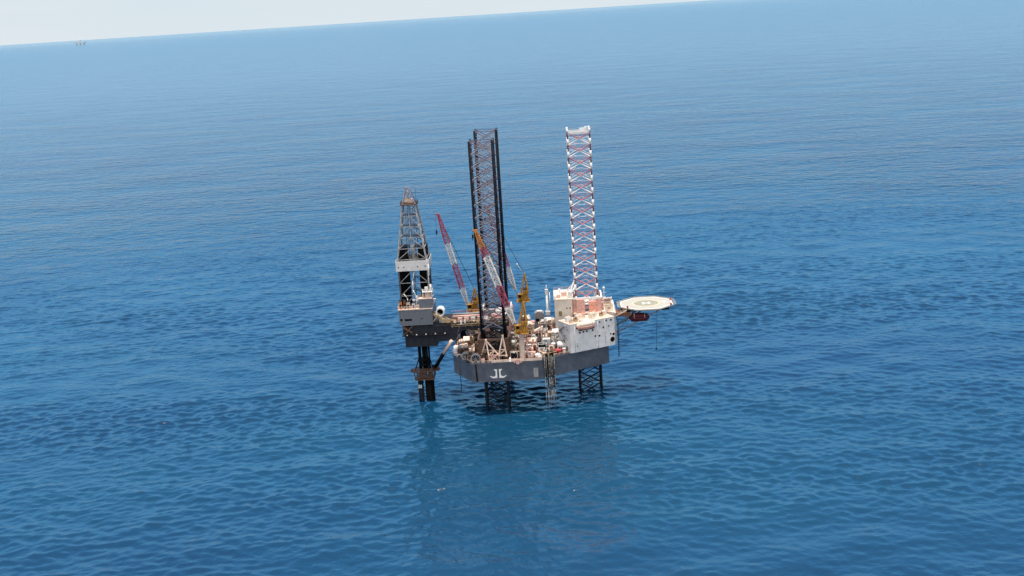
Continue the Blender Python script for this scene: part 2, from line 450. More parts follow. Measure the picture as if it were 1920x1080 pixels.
for k in range(4):
    z = DZ+.6+2.7*k; a_, b_ = (3.2, 7.4) if k % 2 == 0 else (7.4, 3.2)
    q.bar(wp(-.7,a_,z), wp(-.7,b_,z+2.6), .9, .18); q.bar(wp(-1.15,a_,z+1), wp(-1.15,b_,z+3.6), .08); q.bar(wp(-.65,b_,z+2.65), wp(-.65,b_+(1 if b_>5 else -1),z+2.65), 1.1, .12)
q.build('outside_stairs', M['grey'], lq)
up = MB().box((29.3,0,DZ+.1), (7.4,18,41.8-DZ)).build('upper_house', M['house_warm'], lq)
MB().box((29.3,0,41.803), (7.8,18.4,.25)).build('roof', M['roof_cream'], up)
for (x, z, w, h) in ((33.0-.9,37.7,.5,.55),(33.0-2.3,37.8,.5,.5)):
    MB().box((x,-9.05,z), (w,.12,h)).build('porthole', M['black'], up)
MB().box((27.9,-9.06,34.9), (1.3,.14,2.0)).build('door', M['olive'], up)
bow = MB().prism([(45.2,-5.2),(50.9,-11.6),(50.9,11.6),(45.2,5.2)], DZ+.15, 35.4).build('bow_house', M['house_warm'], lq)
MB().prism([(45.0,-5.4),(51.1,-12.0),(51.1,12.0),(45.0,5.4)], 35.403, 35.65).build('roof', M['roof_cream'], bow)
# rail around the roofs, ladders and sloping braces to the leg
mb = MB()
for pts in ([wp(4.2,.1,HZ+.2), wp(.1,.1,HZ+.2), wp(.1,9.3,HZ+.2)], [wp(13.2,.1,HZ+.2), wp(21.2,.1,HZ+.2), wp(21.2,6,HZ+.2)],
            [(33.0,-8.9,42.05),(25.7,-8.9,42.05),(25.7,8.9,42.05),(33,8.9,42.05)], [(50.9,-11.5,35.65),(50.9,-4,35.65)]):
    mb = MB(); rail(mb, pts); mb.build('railing', M['cream'], lq)
for s in (-1,1):
    mb = MB(); mb.bar((31.2,s*6.5,42.0), (34.4,s*5.2,45.6), .8, .5); mb.bar((32.6,s*3,42.0), (34.4,s*4.8,46.0), .6, .4)
    mb.build('leg_brace', M['white'], lq)

# ------------------------------------------------------------------ helideck
hx, hy, hz = 64.6, 0.0, 36.2
hd = thing('helideck', 'pale octagonal helicopter deck marked with a ring and H, cantilevered off the bow', 'helideck', (hx,hy,hz))
oc = [(hx+12.0*math.cos(R(22.5+45*k)), hy+12.0*math.sin(R(22.5+45*k))) for k in range(8)]
dk = MB().prism(oc, hz-.6, hz).build('deck', M['heli_deck'], hd)
def disc(r0, r1, z0, z1, n=48):
    mb = MB(); b = 0
    for k in range(n):
        a0, a1 = 2*math.pi*k/n, 2*math.pi*(k+1)/n
        P4 = [(hx+r*math.cos(a), hy+r*math.sin(a)) for (r,a) in ((r0,a0),(r1,a0),(r1,a1),(r0,a1))]
        mb.hexa([(x,y,z0) for x,y in P4]+[(x,y,z1) for x,y in P4])
    return mb
MB().lathe((hx,hy,0), [(5.9,hz+.004),(5.9,hz+.008)], n=48).build('inner_field', M['heli_inner'], dk)
disc(5.2, 6.1, hz+.010, hz+.016).build('ring_marking', M['heli_mark'], dk)
mb = MB()
for s in (-1,1): mb.box((hx+s*1.25,hy,hz+.010), (.85,3.4,.006))
mb.box((hx,hy,hz+.0102), (1.65,.8,.006))
mb.build('letter_marking', M['heli_letter'], dk)
oc2 = [(hx+11.5*math.cos(R(22.5+45*k)), hy+11.5*math.sin(R(22.5+45*k))) for k in range(8)]
mb = MB()
for k in range(8):
    a, b = oc2[k], oc2[(k+1)%8]
    mb.bar((a[0],a[1],hz+.006), (b[0],b[1],hz+.006), .45, .006)
mb.build('edge_marking', M['heli_letter'], dk)
mb = MB().lathe((hx+7.6,hy+1.2,0), [(1.0,hz+.010),(1.0,hz+.014)], n=20); mb.build('round_marking', M['heli_letter'], dk)
mb = MB()
for k in range(8):
    a, b = oc[k], oc[(k+1)%8]
    sc = 13.3/12.0
    c_, d_ = (hx+(b[0]-hx)*sc, hy+(b[1]-hy)*sc), (hx+(a[0]-hx)*sc, hy+(a[1]-hy)*sc)
    mb.tube((c_[0],c_[1],hz+.1), (d_[0],d_[1],hz+.1), .07, n=5)
    for i in range(11):
        t = i/10; p, q = (a[0]+(b[0]-a[0])*t, a[1]+(b[1]-a[1])*t, hz-.25), (d_[0]+(c_[0]-d_[0])*t, d_[1]+(c_[1]-d_[1])*t, hz+.1)
        mb.tube(p, q, .055, n=4)
    for i in range(1,9):
        t = i/9; p, q = lerp((*a,hz-.25),(*d_,hz+.1),t), lerp((*b,hz-.25),(*c_,hz+.1),t)
        mb.tube(p, q, .035, n=3)
mb.build('safety_net', M['net'], hd)
mb = MB()
for y in (-7,-2.5,2.5,7): mb.box((hx-1,y,hz-1.6), (20,.35,.95))
for x in (56,61,66,71): mb.box((x,0,hz-1.5), (.3,17,.6))
mb.build('deck_girder', M['dark'], hd)
for y in (-7,7):
    mb = MB(); mb.tube((51.0,y*.8,25.2), (69.5,y,hz-1.6), .26, n=8); mb.build('support_strut', M['grey'], hd)
    mb = MB(); mb.tube((51.0,y*.8,28.4), (59.5,y,hz-1.6), .24, n=8); mb.build('support_strut', M['grey'], hd)
mb = MB(); mb.tube((51.0,-5.6,25.4), (62,2.5,hz-1.6), .16, n=6); mb.build('support_strut', M['grey'], hd)
mb = MB(); mb.tube((51.0,5.6,25.4), (62,-2.5,hz-1.6), .16, n=6); mb.build('support_strut', M['grey'], hd)
mb = MB(); mb.box((54.4,-5,hz-3.2), (6,7,1.5)); mb.build('walkway_box', M['rust'], hd)
mb = MB(); mb.bar((50.9,-9.5,33.6), (55.5,-10.5,hz-.2), 1.0, .3); rail(mb, [(50.9,-10,33.7),(55.5,-11,hz-.1)], 1.0, 1.2); mb.build('stairs', M['cream'], hd)
for (x, y) in ((74.6,-6),(75.2,3),(56.2,-7.5)):
    MB().box((x,y,hz+.02), (.7,.7,.9)).build('fire_monitor', M['red'], hd)

def lifeboat(name, label, c, rz, hullm, topm, L_=8.6, W_=3.0, H_=3.0):
    t = thing(name, label, 'lifeboat', c)
    def section(k, n, part):
        u_ = -1+2*k/n; tap = max(.02,(1-abs(u_)**2.6))**.6
        return u_*L_/2, W_/2*tap, tap
    ca, sa = math.cos(rz), math.sin(rz)
    def mk(lo):
        mb = MB(); n, m = 14, 10; rows = []
        for k in range(n+1):
            x, w, tap = section(k, n, lo); row = []
            for j in range(m+1):
                a = math.pi*j/m
                y = w*math.cos(a); z = (H_*.48 - H_*.48*tap**.5*math.sin(a)) if lo else (H_*.48+.02 + H_*.5*tap**.8*math.sin(a)**.8)
                row.append(len(mb.v)); mb.v.append((c[0]+x*ca-y*sa, c[1]+x*sa+y*ca, c[2]+z))
            rows.append(row)
        for k in range(n):
            for j in range(m): mb.face((rows[k][j], rows[k+1][j], rows[k+1][j+1], rows[k][j+1]), True)
        for k in range(n): mb.face((rows[k][0], rows[k][m], rows[k+1][m], rows[k+1][0]))
        return mb
    hl_ = mk(True).build('hull', hullm, t)
    kb = MB(); kb.box((c[0],c[1],c[2]-.12), (L_*.78,W_*.30,.5), rz); kb.build('keel', M['boat_dark_red'], hl_)
    can = mk(False).build('canopy', topm, t)
    mb = MB()
    mb.box((c[0]-ca*2.4,c[1]-sa*2.4,c[2]+H_*.9), (1.3,1.1,.7), rz); mb.build('steering_hatch', topm, can)
    for s in (-1,1):
        mb = MB(); x, y = c[0]+s*2.2*ca, c[1]+s*2.2*sa
        k = W_/2+.05
        pts = [(x-(-sa)*0+(-sa)*k*math.cos(a), y+ca*k*math.cos(a), c[2]+H_*.48+(H_*.53)*math.sin(a)) for a in [math.pi*i/8 for i in range(9)]]
        mb.path(pts, .11, n=5)
        mb.tube((x,y,c[2]+H_), (x,y,c[2]+H_+1.3), .06, n=5)
        mb.build('lifting_strap', M['white'], t)
    return t
ang = math.atan2(U[1], U[0])
p = wp(7.6,-.2,31.7)
lifeboat('lifeboat', 'salmon orange covered lifeboat hanging at the roof edge of the white quarters', p, ang, M['salmon'], M['roof_cream'], 9.0, 4.6, 4.0)
lb2 = lifeboat('lifeboat', 'dark red lifeboat slung in the shade under the helicopter deck', (61,-6.5,30.2), 0.0, M['boat_dark_red'], M['boat_dark_red'], 8.8, 3.2, 3.6)
for dx in (58.8,63.2):
    mb = MB(); mb.tube((dx,-6.5,34.0), (dx,-6.5,hz-1.5), .07, n=5); mb.build('fall', M['white'], lb2)

# ------------------------------------------------------------------ cantilever with drill floor
ct = thing('drilling_cantilever', 'dark steel cantilever reaching aft from the deck, carrying the grey drill floor', 'cantilever', (-20,0,DZ))
prof = [(-39,29.6),(-39,33.2),(-30,34.0),(6,34.0),(6,31.6),(-12.5,31.0),(-14.5,30.2),(-17.2,26.7),(-25,26.3),(-25,29.6)]
for s in (-1,1):
    bm_ = MB().slab(prof, s*8-.35, s*8+.35).build('side_beam', M['cant_dark'], ct)
    st = MB()
    for k in range(14):
        x = -38+3.2*k; z0 = 29.8 if x < -17 else 31.5
        st.box((x,s*8+s*.45,z0), (.16,.22,33.4-z0))
    st.bar((-39,s*8.5,33.0), (6,s*8.5,33.8), .4, .2)
    st.build('stiffener', M['cant_dark'], bm_)
mb = MB(); mb.box((-12,0,34.003), (36,16.6,.25)); mb.build('pipe_deck', M['deck_brown'], ct)
lb = MB().box((-31.6,0,24.5), (13.6,15.6,5.05)).build('lower_box', M['cant_dark'], ct)
mb = MB()
for x in (-37.5,-34.5,-31.5,-28.5,-26): mb.box((x,-7.9,24.7), (.2,.25,4.7))
mb.box((-31.6,-7.9,24.55), (13.7,.3,.3)); mb.build('stiffener', M['cant_dark'], lb)
for k in range(5):          # work lamps along the lower walkway
    x = -37.3+4.0*k
    mb = MB(); mb.lathe((x,-8.75,29.75), [(.12,0),(.32,.1),(.34,.35),(.15,.5)], n=10); mb.build('work_lamp', M['white_clean'], ct)
mb = MB(); mb.box((-29.6,-9.0,29.66), (19.5,1.3,.12)); rail(mb, [(-39.3,-9.6,29.78),(-20,-9.6,29.78)], 1.1, 1.6); mb.build('walkway', M['dark'], ct)
mb = MB()       # open substructure
for (x, y) in ((-38.6,-8.2),(-27.2,-8.2),(-38.6,8.2),(-27.2,8.2)): mb.box((x,y,33.2), (.9,.9,1.2))
mb.box((-33,0,29.9), (10.5,14,4.2)); mb.build('substructure', M['dark'], ct)
mb = MB()
mb.bar((-38.8,-8.9,30), (-34.5,-8.9,34.2), .4); mb.bar((-34.5,-8.9,30), (-38.8,-8.9,34.2), .3); mb.bar((-39.2,-8.9,33.5), (-35.0,-8.9,31.2), .5)
mb.build('diagonal_brace', M['brown'], ct)
for s in (-1,1):
    mb = MB(); mb.box((-15.0,s*8,DZ+.06), (2.2,1.6,3.9)); mb.box((-15.2,s*8,DZ+3.97), (3.6,2.0,.5)); mb.bar((-13.2,s*8,DZ+.1), (-14.2,s*8,DZ+3.9), .4); mb.build('hold_down_post', M['cant_dark'], ct)
    for (x_, w_) in ((3.5,1.6),(-6,1.0)):
        mb = MB(); mb.box((x_,s*8,DZ+.06), (w_,1.3,31.1-DZ)); mb.build('hold_down_post', M['cant_dark'], ct)
# drill floor house
fl = MB(); fl.slab([(-40.0,34.8),(-38.8,34.2),(-26.0,34.2),(-26.0,41.0),(-40.2,41.0)], -8.9, 8.9)
fl = fl.build('drill_floor', M['floor_grey'], ct)
for (a_, b_) in (((-36.3,-8.93,36.3),(3.0,.12,.8)),((-30.6,-8.93,36.8),(.4,.12,.5)),((-39.2,-8.93,36.4),(.9,.12,.9))):
    mb = MB(); mb.box(a_, b_); mb.build('opening', M['black'], fl)
mb = MB()
for k in range(9): mb.box((-39.4+1.6*k,-8.95,34.3), (.08,.08,6.6))
mb.build('wall_seam', M['floor_grey'], fl)
mb = MB(); mb.box((-33.1,0,41.003), (14.8,18.6,.3)); mb.build('floor_edge', M['cream'], fl)
dh = MB().box((-28.5,-5.6,41.31), (5.4,6.6,4.0)).build('doghouse', M['floor_grey'], ct)
MB().box((-28.5,-5.6,45.313), (5.9,7.1,.35)).build('roof', M['cream'], dh)
mb = MB(); rail(mb, [(-31.4,-9.2,41.3),(-40.3,-9.2,41.3),(-40.3,9.2,41.3)], 1.2, 1.4, .07); mb.build('railing', M['cream'], fl)

mb = MB()
for z, r_, y in ((33.4,.2,-8.75),(32.7,.14,-8.7),(34.6,.18,-8.6)): mb.tube((-18.5,y,z), (5.4,y,z+.3), r_, n=8)
for k in range(9): mb.box((-18+2.8*k,-8.7,32.2), (.18,.5,2.8))
mb.build('service_pipe', M['tan'], ct)
rb = random.Random(5)
for k in range(12):
    x = -18.2+1.9*k+rb.uniform(-.4,.4); mb = MB(); mb.box((x,-9.0,rb.choice((33.6,34.3,34.0))), (rb.uniform(.6,1.3),.6,rb.uniform(.7,1.6))); mb.build('junction_box', M[rb.choice(('cream','tan','olive','white','rust'))], ct)
# ------------------------------------------------------------------ derrick
dr = thing('drilling_derrick', 'tall tapered steel drilling derrick with pale wind wall around its waist', 'derrick', (-33,0,41.3))
X0 = -33.0
def hw_at(z):
    if z < 62: return 6.0
    return 6.0+(2.7-6.0)*(z-62)/(84.5-62)
levels = [41.3,46.5,52,57.5,62,66.5,71,75.5,80,84.5]
def corner(i, z):
    h = hw_at(z); sx, sy = ((-1,-1),(1,-1),(1,1),(-1,1))[i]
    return (X0+sx*h, sy*h, z)
for i in range(4):
    lg = MB()
    for z0, z1 in zip(levels[:-1], levels[1:]):
        lg.m = 0 if z1 <= 57.6 else 1
        lg.bar(corner(i,z0), corner(i,z1), .62 if z0 < 62 else .5, .62 if z0 < 62 else .5)
    lg.build('leg', [M['derrick_steel'], M['derrick_light']], dr)
br = MB()
for k, (z0, z1) in enumerate(zip(levels[:-1], levels[1:])):
    for i in range(4):
        br.m = 1 if i == 0 or z1 > 57.6 else 0
        a0, b0, a1, b1 = corner(i,z0), corner((i+1)%4,z0), corner(i,z1), corner((i+1)%4,z1)
        md = lerp(a1,b1,.5)
        br.bar(a0, md, .26); br.bar(b0, md, .26); br.bar(a1, b1, .28)
br.build('bracing', [M['derrick_steel'], M['derrick_light']], dr)
mb = MB(); mb.box((X0+5.6,-7.2,48.0), (4.6,2.4,.2)); rail(mb, [(X0+3.4,-8.3,48.2),(X0+7.8,-8.3,48.2),(X0+7.8,-6,48.2)], 1.2, .9, .08); mb.bar((X0+3.6,-8.2,48), (X0+3.8,-6.1,44.5), .25); mb.bar((X0+7.6,-8.2,48), (X0+6.2,-6.1,44.5), .25); mb.box((X0+5.2,-7.0,48.21), (1.4,1.2,1.9)); mb.tube((X0+7.0,-7.0,48.2), (X0+7.0,-7.0,51.2), .4, n=10)
mb.build('service_platform', M['white'], dr)
mb = MB(); mb.path([(X0+.6,-6.6,41.4),(X0+.5,-6.6,46.5),(X0-.6,-6.6,49),(X0-.4,-6.5,53),(X0+.6,-6.4,57)], .22, 6); mb.box((X0+.9,-6.9,44.2), (.9,.7,2.2)); mb.build('mud_hose', M['white'], dr)
mb = MB(); mb.path([(X0-3.4,-6.6,41.4),(X0-3.2,-6.6,45.5),(X0-4.6,-6.6,47.5)], .2, 6)
mb.build('mud_hose', M['white'], dr)
wb = MB()
o = 6.9
for (c_, s_) in (((X0,-o,57.3),(2*o+.2,.15,4.3)),((X0,o,57.3),(2*o+.2,.15,4.3)),((X0-o,0,57.3),(.15,2*o-.2,4.3)),((X0+o,0,57.3),(.15,2*o-.2,4.3))): wb.box(c_, s_)
wb = wb.build('wind_wall', M['house_white'], dr)
for x in (-38.9,-36.6,-30.8,-27.6):
    mb = MB(); mb.box((x,-o-.10,58.8), (.45,.06,.5)); mb.build('opening', M['dark'], wb)
mb = MB()
for k in range(8): mb.box((X0-o+.6+1.9*k,-o-.11,57.4), (.09,.06,4.1))
mb.build('wall_seam', M['house_white'], wb)
mb = MB()
for s in (-1,1): mb.box((X0+s*5.2,0,57.35), (3.8,13.8,.2)); mb.box((X0+s*1.2+0,-5.6,57.36), (8.2*.25,2.6,.2))
mb.build('racking_board', M['derrick_steel'], dr)
for s in (-1,1):          # stands of drill pipe racked in the two halves of the derrick
    mb = MB()
    for ix in range(7):
        for iy in range(10):
            x = X0+s*(2.6+.52*ix)+random.uniform(-.05,.05); y = -4.6+iy*.95+random.uniform(-.1,.1)
            mb.tube((x,y,41.4), (x+s*.1,y,66.2+random.uniform(-.6,.9)), .20, n=5)
    mb.build('racked_drill_pipe', M['black'], dr)['label'] = 'dark stands of drill pipe racked upright'
mb = MB()
for y in (-2.2,2.2): mb.tube((X0-.3,y,41.4), (X0-.3,y,84), .16, n=6)
mb.tube((X0+.4,0,62), (X0+.4,0,84), .09, n=4); mb.tube((X0-.9,.4,62), (X0-.9,.4,84), .09, n=4)
mb.build('guide_rail', M['grey'], dr)
mb = MB()
for x in (-2.6,-1.6,1.2,2.4): mb.tube((X0+x,1.0,62), (X0+x*.8,.6,82), .22, n=6)
mb.build('racked_casing', M['bluegrey'], dr)
mb = MB()
for z in (66.5,71,75.5,80): h = hw_at(z); mb.box((X0+h*.55,0,z), (h*.9,h*1.6,.12)); mb.box((X0-h*.6,h*.3,z), (h*.7,h*1.1,.12))
for k in range(11): z0 = 62+2*k; mb.bar((X0+(hw_at(z0)-.6)*(1 if k%2 else .3),hw_at(z0)*.8,z0), (X0+(hw_at(z0)-.6)*(.3 if k%2 else 1),hw_at(z0+2)*.8,z0+2), .5, .2)
mb.build('ladder_platform', M['derrick_steel'], dr)
mb = MB(); mb.box((X0,0,64.5), (1.7,1.3,2.8)); mb.box((X0,0,61.2), (1.2,1.0,3.2)); mb.tube((X0,0,56), (X0,0,61), .35, n=8); mb.build('travelling_block', M['white'], dr)
mb = MB(); mb.box((X0,0,84.5), (6.9,6.9,.4)); rail(mb, [(X0-3.4,-3.4,84.9),(X0+3.4,-3.4,84.9),(X0+3.4,3.4,84.9),(X0-3.4,3.4,84.9),(X0-3.4,-3.4,84.9)], 1.1, 1.3, .06)
cb = mb.build('crown_platform', M['brown'], dr)
mb = MB(); mb.box((X0+.3,0,85.4), (3.0,2.2,1.5)); mb.tube((X0-1.2,-1.4,86.6), (X0-1.2,1.4,86.6), 1.0, n=12); mb.build('crown_block', M['cream'], cb)
mb = MB()
for (sx, sy) in ((-1,-1),(1,-1),(1,1),(-1,1)): mb.bar((X0+sx*2.6,sy*2.6,84.9), (X0-.3+sx*.6,sy*.6,91.6), .3)
mb.bar((X0-1.5,0,91.4), (X0+.9,0,91.4), 1.4, .9); mb.box((X0-.4,-.6,88.4), (1.5,1.2,1.6)); mb.bar((X0-1.8,-1.2,89.0), (X0+1.2,-1.2,87.4), .3); mb.tube((X0-.3,-.4,86), (X0-.3,-.4,91), .3); mb.bar((X0-2.3,-1.6,87.6), (X0+1.7,-1.6,87.6), .2); mb.build('gin_pole', M['leg_grey'], cb)
mb = MB(); mb.tube((X0+3.3,-3.3,84.9), (X0+3.5,-3.3,91.5), .06, n=4); mb.build('antenna', M['dark'], cb)
mb = MB()           # outside ladder run and kelly hoses
mb.tube((X0+6.3,-6.3,41.4), (X0+6.4,-6.4,62), .14, n=5); mb.path([(X0+5.7,-5.9,62),(X0+6.7,-7.0,60),(X0+7.0,-7.4,55)], .2, 6)
mb.path([lerp(corner(1,62),corner(1,84.5),t_/6) for t_ in range(7)], .28, 6)  # white tube laid over the upper leg to give it a lit look
mb.build('standpipe', M['white'], dr)

# equipment standing on the drill floor
def small(name, label, cat, mb, mats, at, group=None):
    return tag(mb.build(name, mats, None, at=at), label, cat, group)
for (x, y, w, h, mat, lab) in ((-39.2,-7.6,1.2,3.4,'orange','orange iron roughneck cabinet at the outer corner of the drill floor'),
                               (-37.5,-7.4,1.1,3.8,'brown','brown upright locker beside the orange cabinet on the drill floor'),
                               (-35.9,-7.6,1.5,3.0,'cream','cream control box on the drill floor rim, under the derrick'),
                               (-33.7,-7.7,1.2,2.4,'white','small white winch housing on the drill floor rim beside the doghouse')):
    mb = MB(); mb.m = 0; mb.box((x,y,41.31), (w,w,h)); mb.m = 1; mb.box((x,y,41.312+h), (w*1.15,w*1.15,.12)); mb.tube((x-w*.2,y,41.4+h), (x-w*.2,y,42.1+h), .1, n=6); mb.box((x,y-w/2-.03,41.6), (w*.6,.06,h*.5))
    small('drill_floor_cabinet', lab, 'cabinet', mb, [M[mat], M['dark']], (x,y,41.31))
mb = MB(); mb.lathe((-27.7,-5.8,45.67), [(1.5,0),(1.5,.3),(1.2,.5),(1.2,2.2),(.9,2.6)], n=16); mb.tube((-29.6,-6.5,45.67), (-29.6,-6.5,49), .2); mb.tube((-30.2,-4.2,45.67), (-30.2,-4.2,48.4), .28)
small('air_receiver', 'round cream tank with two stand pipes on the doghouse roof beside the derrick', 'tank', mb, M['cream'], (-28,-5.8,45.67))
mb = MB(); mb.box((-26.9,-3.0,45.67), (1.8,1.6,3.4)); mb.box((-26.9,-3.0,49.08), (2.4,2.2,.25)); rail(mb, [(-28,-4,49.3),(-25.7,-4,49.3)], 1, .8)
small('vent_house', 'narrow rusty pink vent housing on the doghouse roof behind the cream tank', 'vent', mb, [M['pink']], (-26.9,-3.0,45.67))
# vent elbow and sloping ramp between drill floor and pipe deck
mb = MB()
cx_, cz_ = -22.8, 38.9
for k in range(20):
    a0, a1 = 2*math.pi*k/20, 2*math.pi*(k+1)/20
    for (r0, r1, y0, y1) in ((1.35,1.85,-7.4,-3.0),):
        q = [(cx_+r*math.cos(a), y, cz_+r*math.sin(a)) for y in (y0,y1) for (r,a) in ((r0,a0),(r1,a0),(r1,a1),(r0,a1))]
        mb.m = 0; mb.hexa(q)
mb.m = 1; mb.tube((cx_,-4.2,cz_), (cx_,-4.0,cz_), 1.36, n=20)
mb.m = 0; mb.box((cx_,-5.0,34.26), (1.4,2.4,3.1))
small('ventilation_duct', 'large round white duct with dark mouth between drill floor and pipe deck', 'duct', mb, [M['white_clean'], M['black']], (cx_,-5,34.26))
mb = MB()
mb.bar((-25.8,-7.6,38.4), (-19.4,-7.6,34.6), .9, .9); mb.bar((-25.8,-4.4,38.4), (-19.4,-4.4,34.6), .9, .9); mb.hexa([(-22.5,-8.4,34.5),(-16.2,-8.4,34.5),(-16.2,-7.9,34.5),(-22.5,-7.9,34.5),(-22.5,-8.4,36.2),(-16.2,-8.4,35.7),(-16.2,-7.9,35.7),(-22.5,-7.9,36.2)])
for k in range(9): q = lerp((-25.6,-6,38.2),(-19.6,-6,34.6),k/8); mb.bar((q[0],-7.4,q[2]), (q[0],-4.6,q[2]), .22, .16)
mb.bar((-25.9,-8.3,35.2), (-23.2,-8.3,38.4), .45); mb.bar((-20,-8.2,34.5), (-16.5,-8.2,35.4), .8, .5)
small('pipe_ramp', 'tan steel ramp sloping from the drill floor down to the pipe deck', 'ramp', mb, M['tan'], (-22,-6,34.3))

# pipe deck load
cols_ = ['pink','cream','palegreen','cream','white']
labs = ['faded pink cargo basket on the pipe deck, first beside the tan ramp','cream cargo basket on the pipe deck beside the faded pink one',
        'pale green cargo basket in the middle of the row on the pipe deck','tan cargo basket on the pipe deck beside the red tool box','white cargo basket on the pipe deck under the legs']
for k in range(5):
    x = -14.6+2.75*k; y = -6.7; mb = MB(); mb.m = 0
    mb.box((x,y,34.27), (2.0,1.9,.2)); 
    for (sx, sy) in ((-1,-1),(1,-1),(1,1),(-1,1)): mb.box((x+sx*.92,y+sy*.87,34.27), (.16,.16,1.9))
    for s in (-1,1): mb.box((x,y+s*.88,34.9), (1.8,.1,1.05)); mb.box((x+s*.93,y,34.9), (.1,1.6,1.05))
    mb.m = 1; mb.box((x,y,34.48), (1.5,1.4,1.3+.3*(k%2)))
    small('cargo_basket', labs[k], 'cargo basket', mb, [M[('pink','cream','palegreen','tan','white')[k]], M[('white','pink','white','pink','cream')[k]]], (x,y,34.27))
mb = MB(); mb.box((-4.8,-4.0,34.27), (2.2,1.6,2.0)); mb.box((-4.8,-4.0,36.28), (2.4,1.8,.15)); mb.box((-4.8,-4.83,34.6), (.9,.06,1.4))
small('tool_box', 'bright red tool box standing behind the baskets on the pipe deck', 'tool box', mb, M['red'], (-4.8,-4,34.27))
for k, (y, mat, lab) in enumerate(((-3.9,'brown','bundle of brown drill pipe lying along the pipe deck behind the baskets'),(-.6,'pink','bundle of rusty pink casing lying along the middle of the pipe deck'),(3.2,'grey','bundle of grey pipe lying along the far half of the pipe deck'))):
    mb = MB()
    for i in range(7):
        for j in range(3-(i>4)):
            mb.tube((-18.2+random.uniform(-.4,.4),y+.33*i,34.45+.31*j), (-6.4+random.uniform(-.5,.5),y+.33*i,34.45+.31*j), .15, n=6)
    small('pipe_bundle', lab, 'pipe bundle', mb, M[mat], (-12,y+1,34.27))
for (x_, y_) in ((-19,8.2),(-15.9,-8.2)):
    mb = MB(); rail(mb, [(x_,y_,34.27),(5.8,y_,34.27)], 1.2, 1.5, .06); mb.build('railing', M['pink'], ct)
for (x,y,l,w,h,mat,lab) in ((1.0,-3.5,6.4,2.6,1.5,'pink','long faded pink skid on the pipe deck beneath the black legs'),
                            (2.2,2.5,5.0,2.4,2.4,'white','white cabin on the far half of the pipe deck beneath the legs')):
    mb = MB(); mb.box((x,y,34.27), (l,w,.3)); mb.tube((x-l*.4,y,35.0+h*.3), (x+l*.4,y,35.0+h*.3), h*.45, n=12); mb.box((x,y+.3,34.58), (l*.6,w*.5,h))
    small('equipment_skid', lab, 'skid', mb, M[mat], (x,y,34.27))

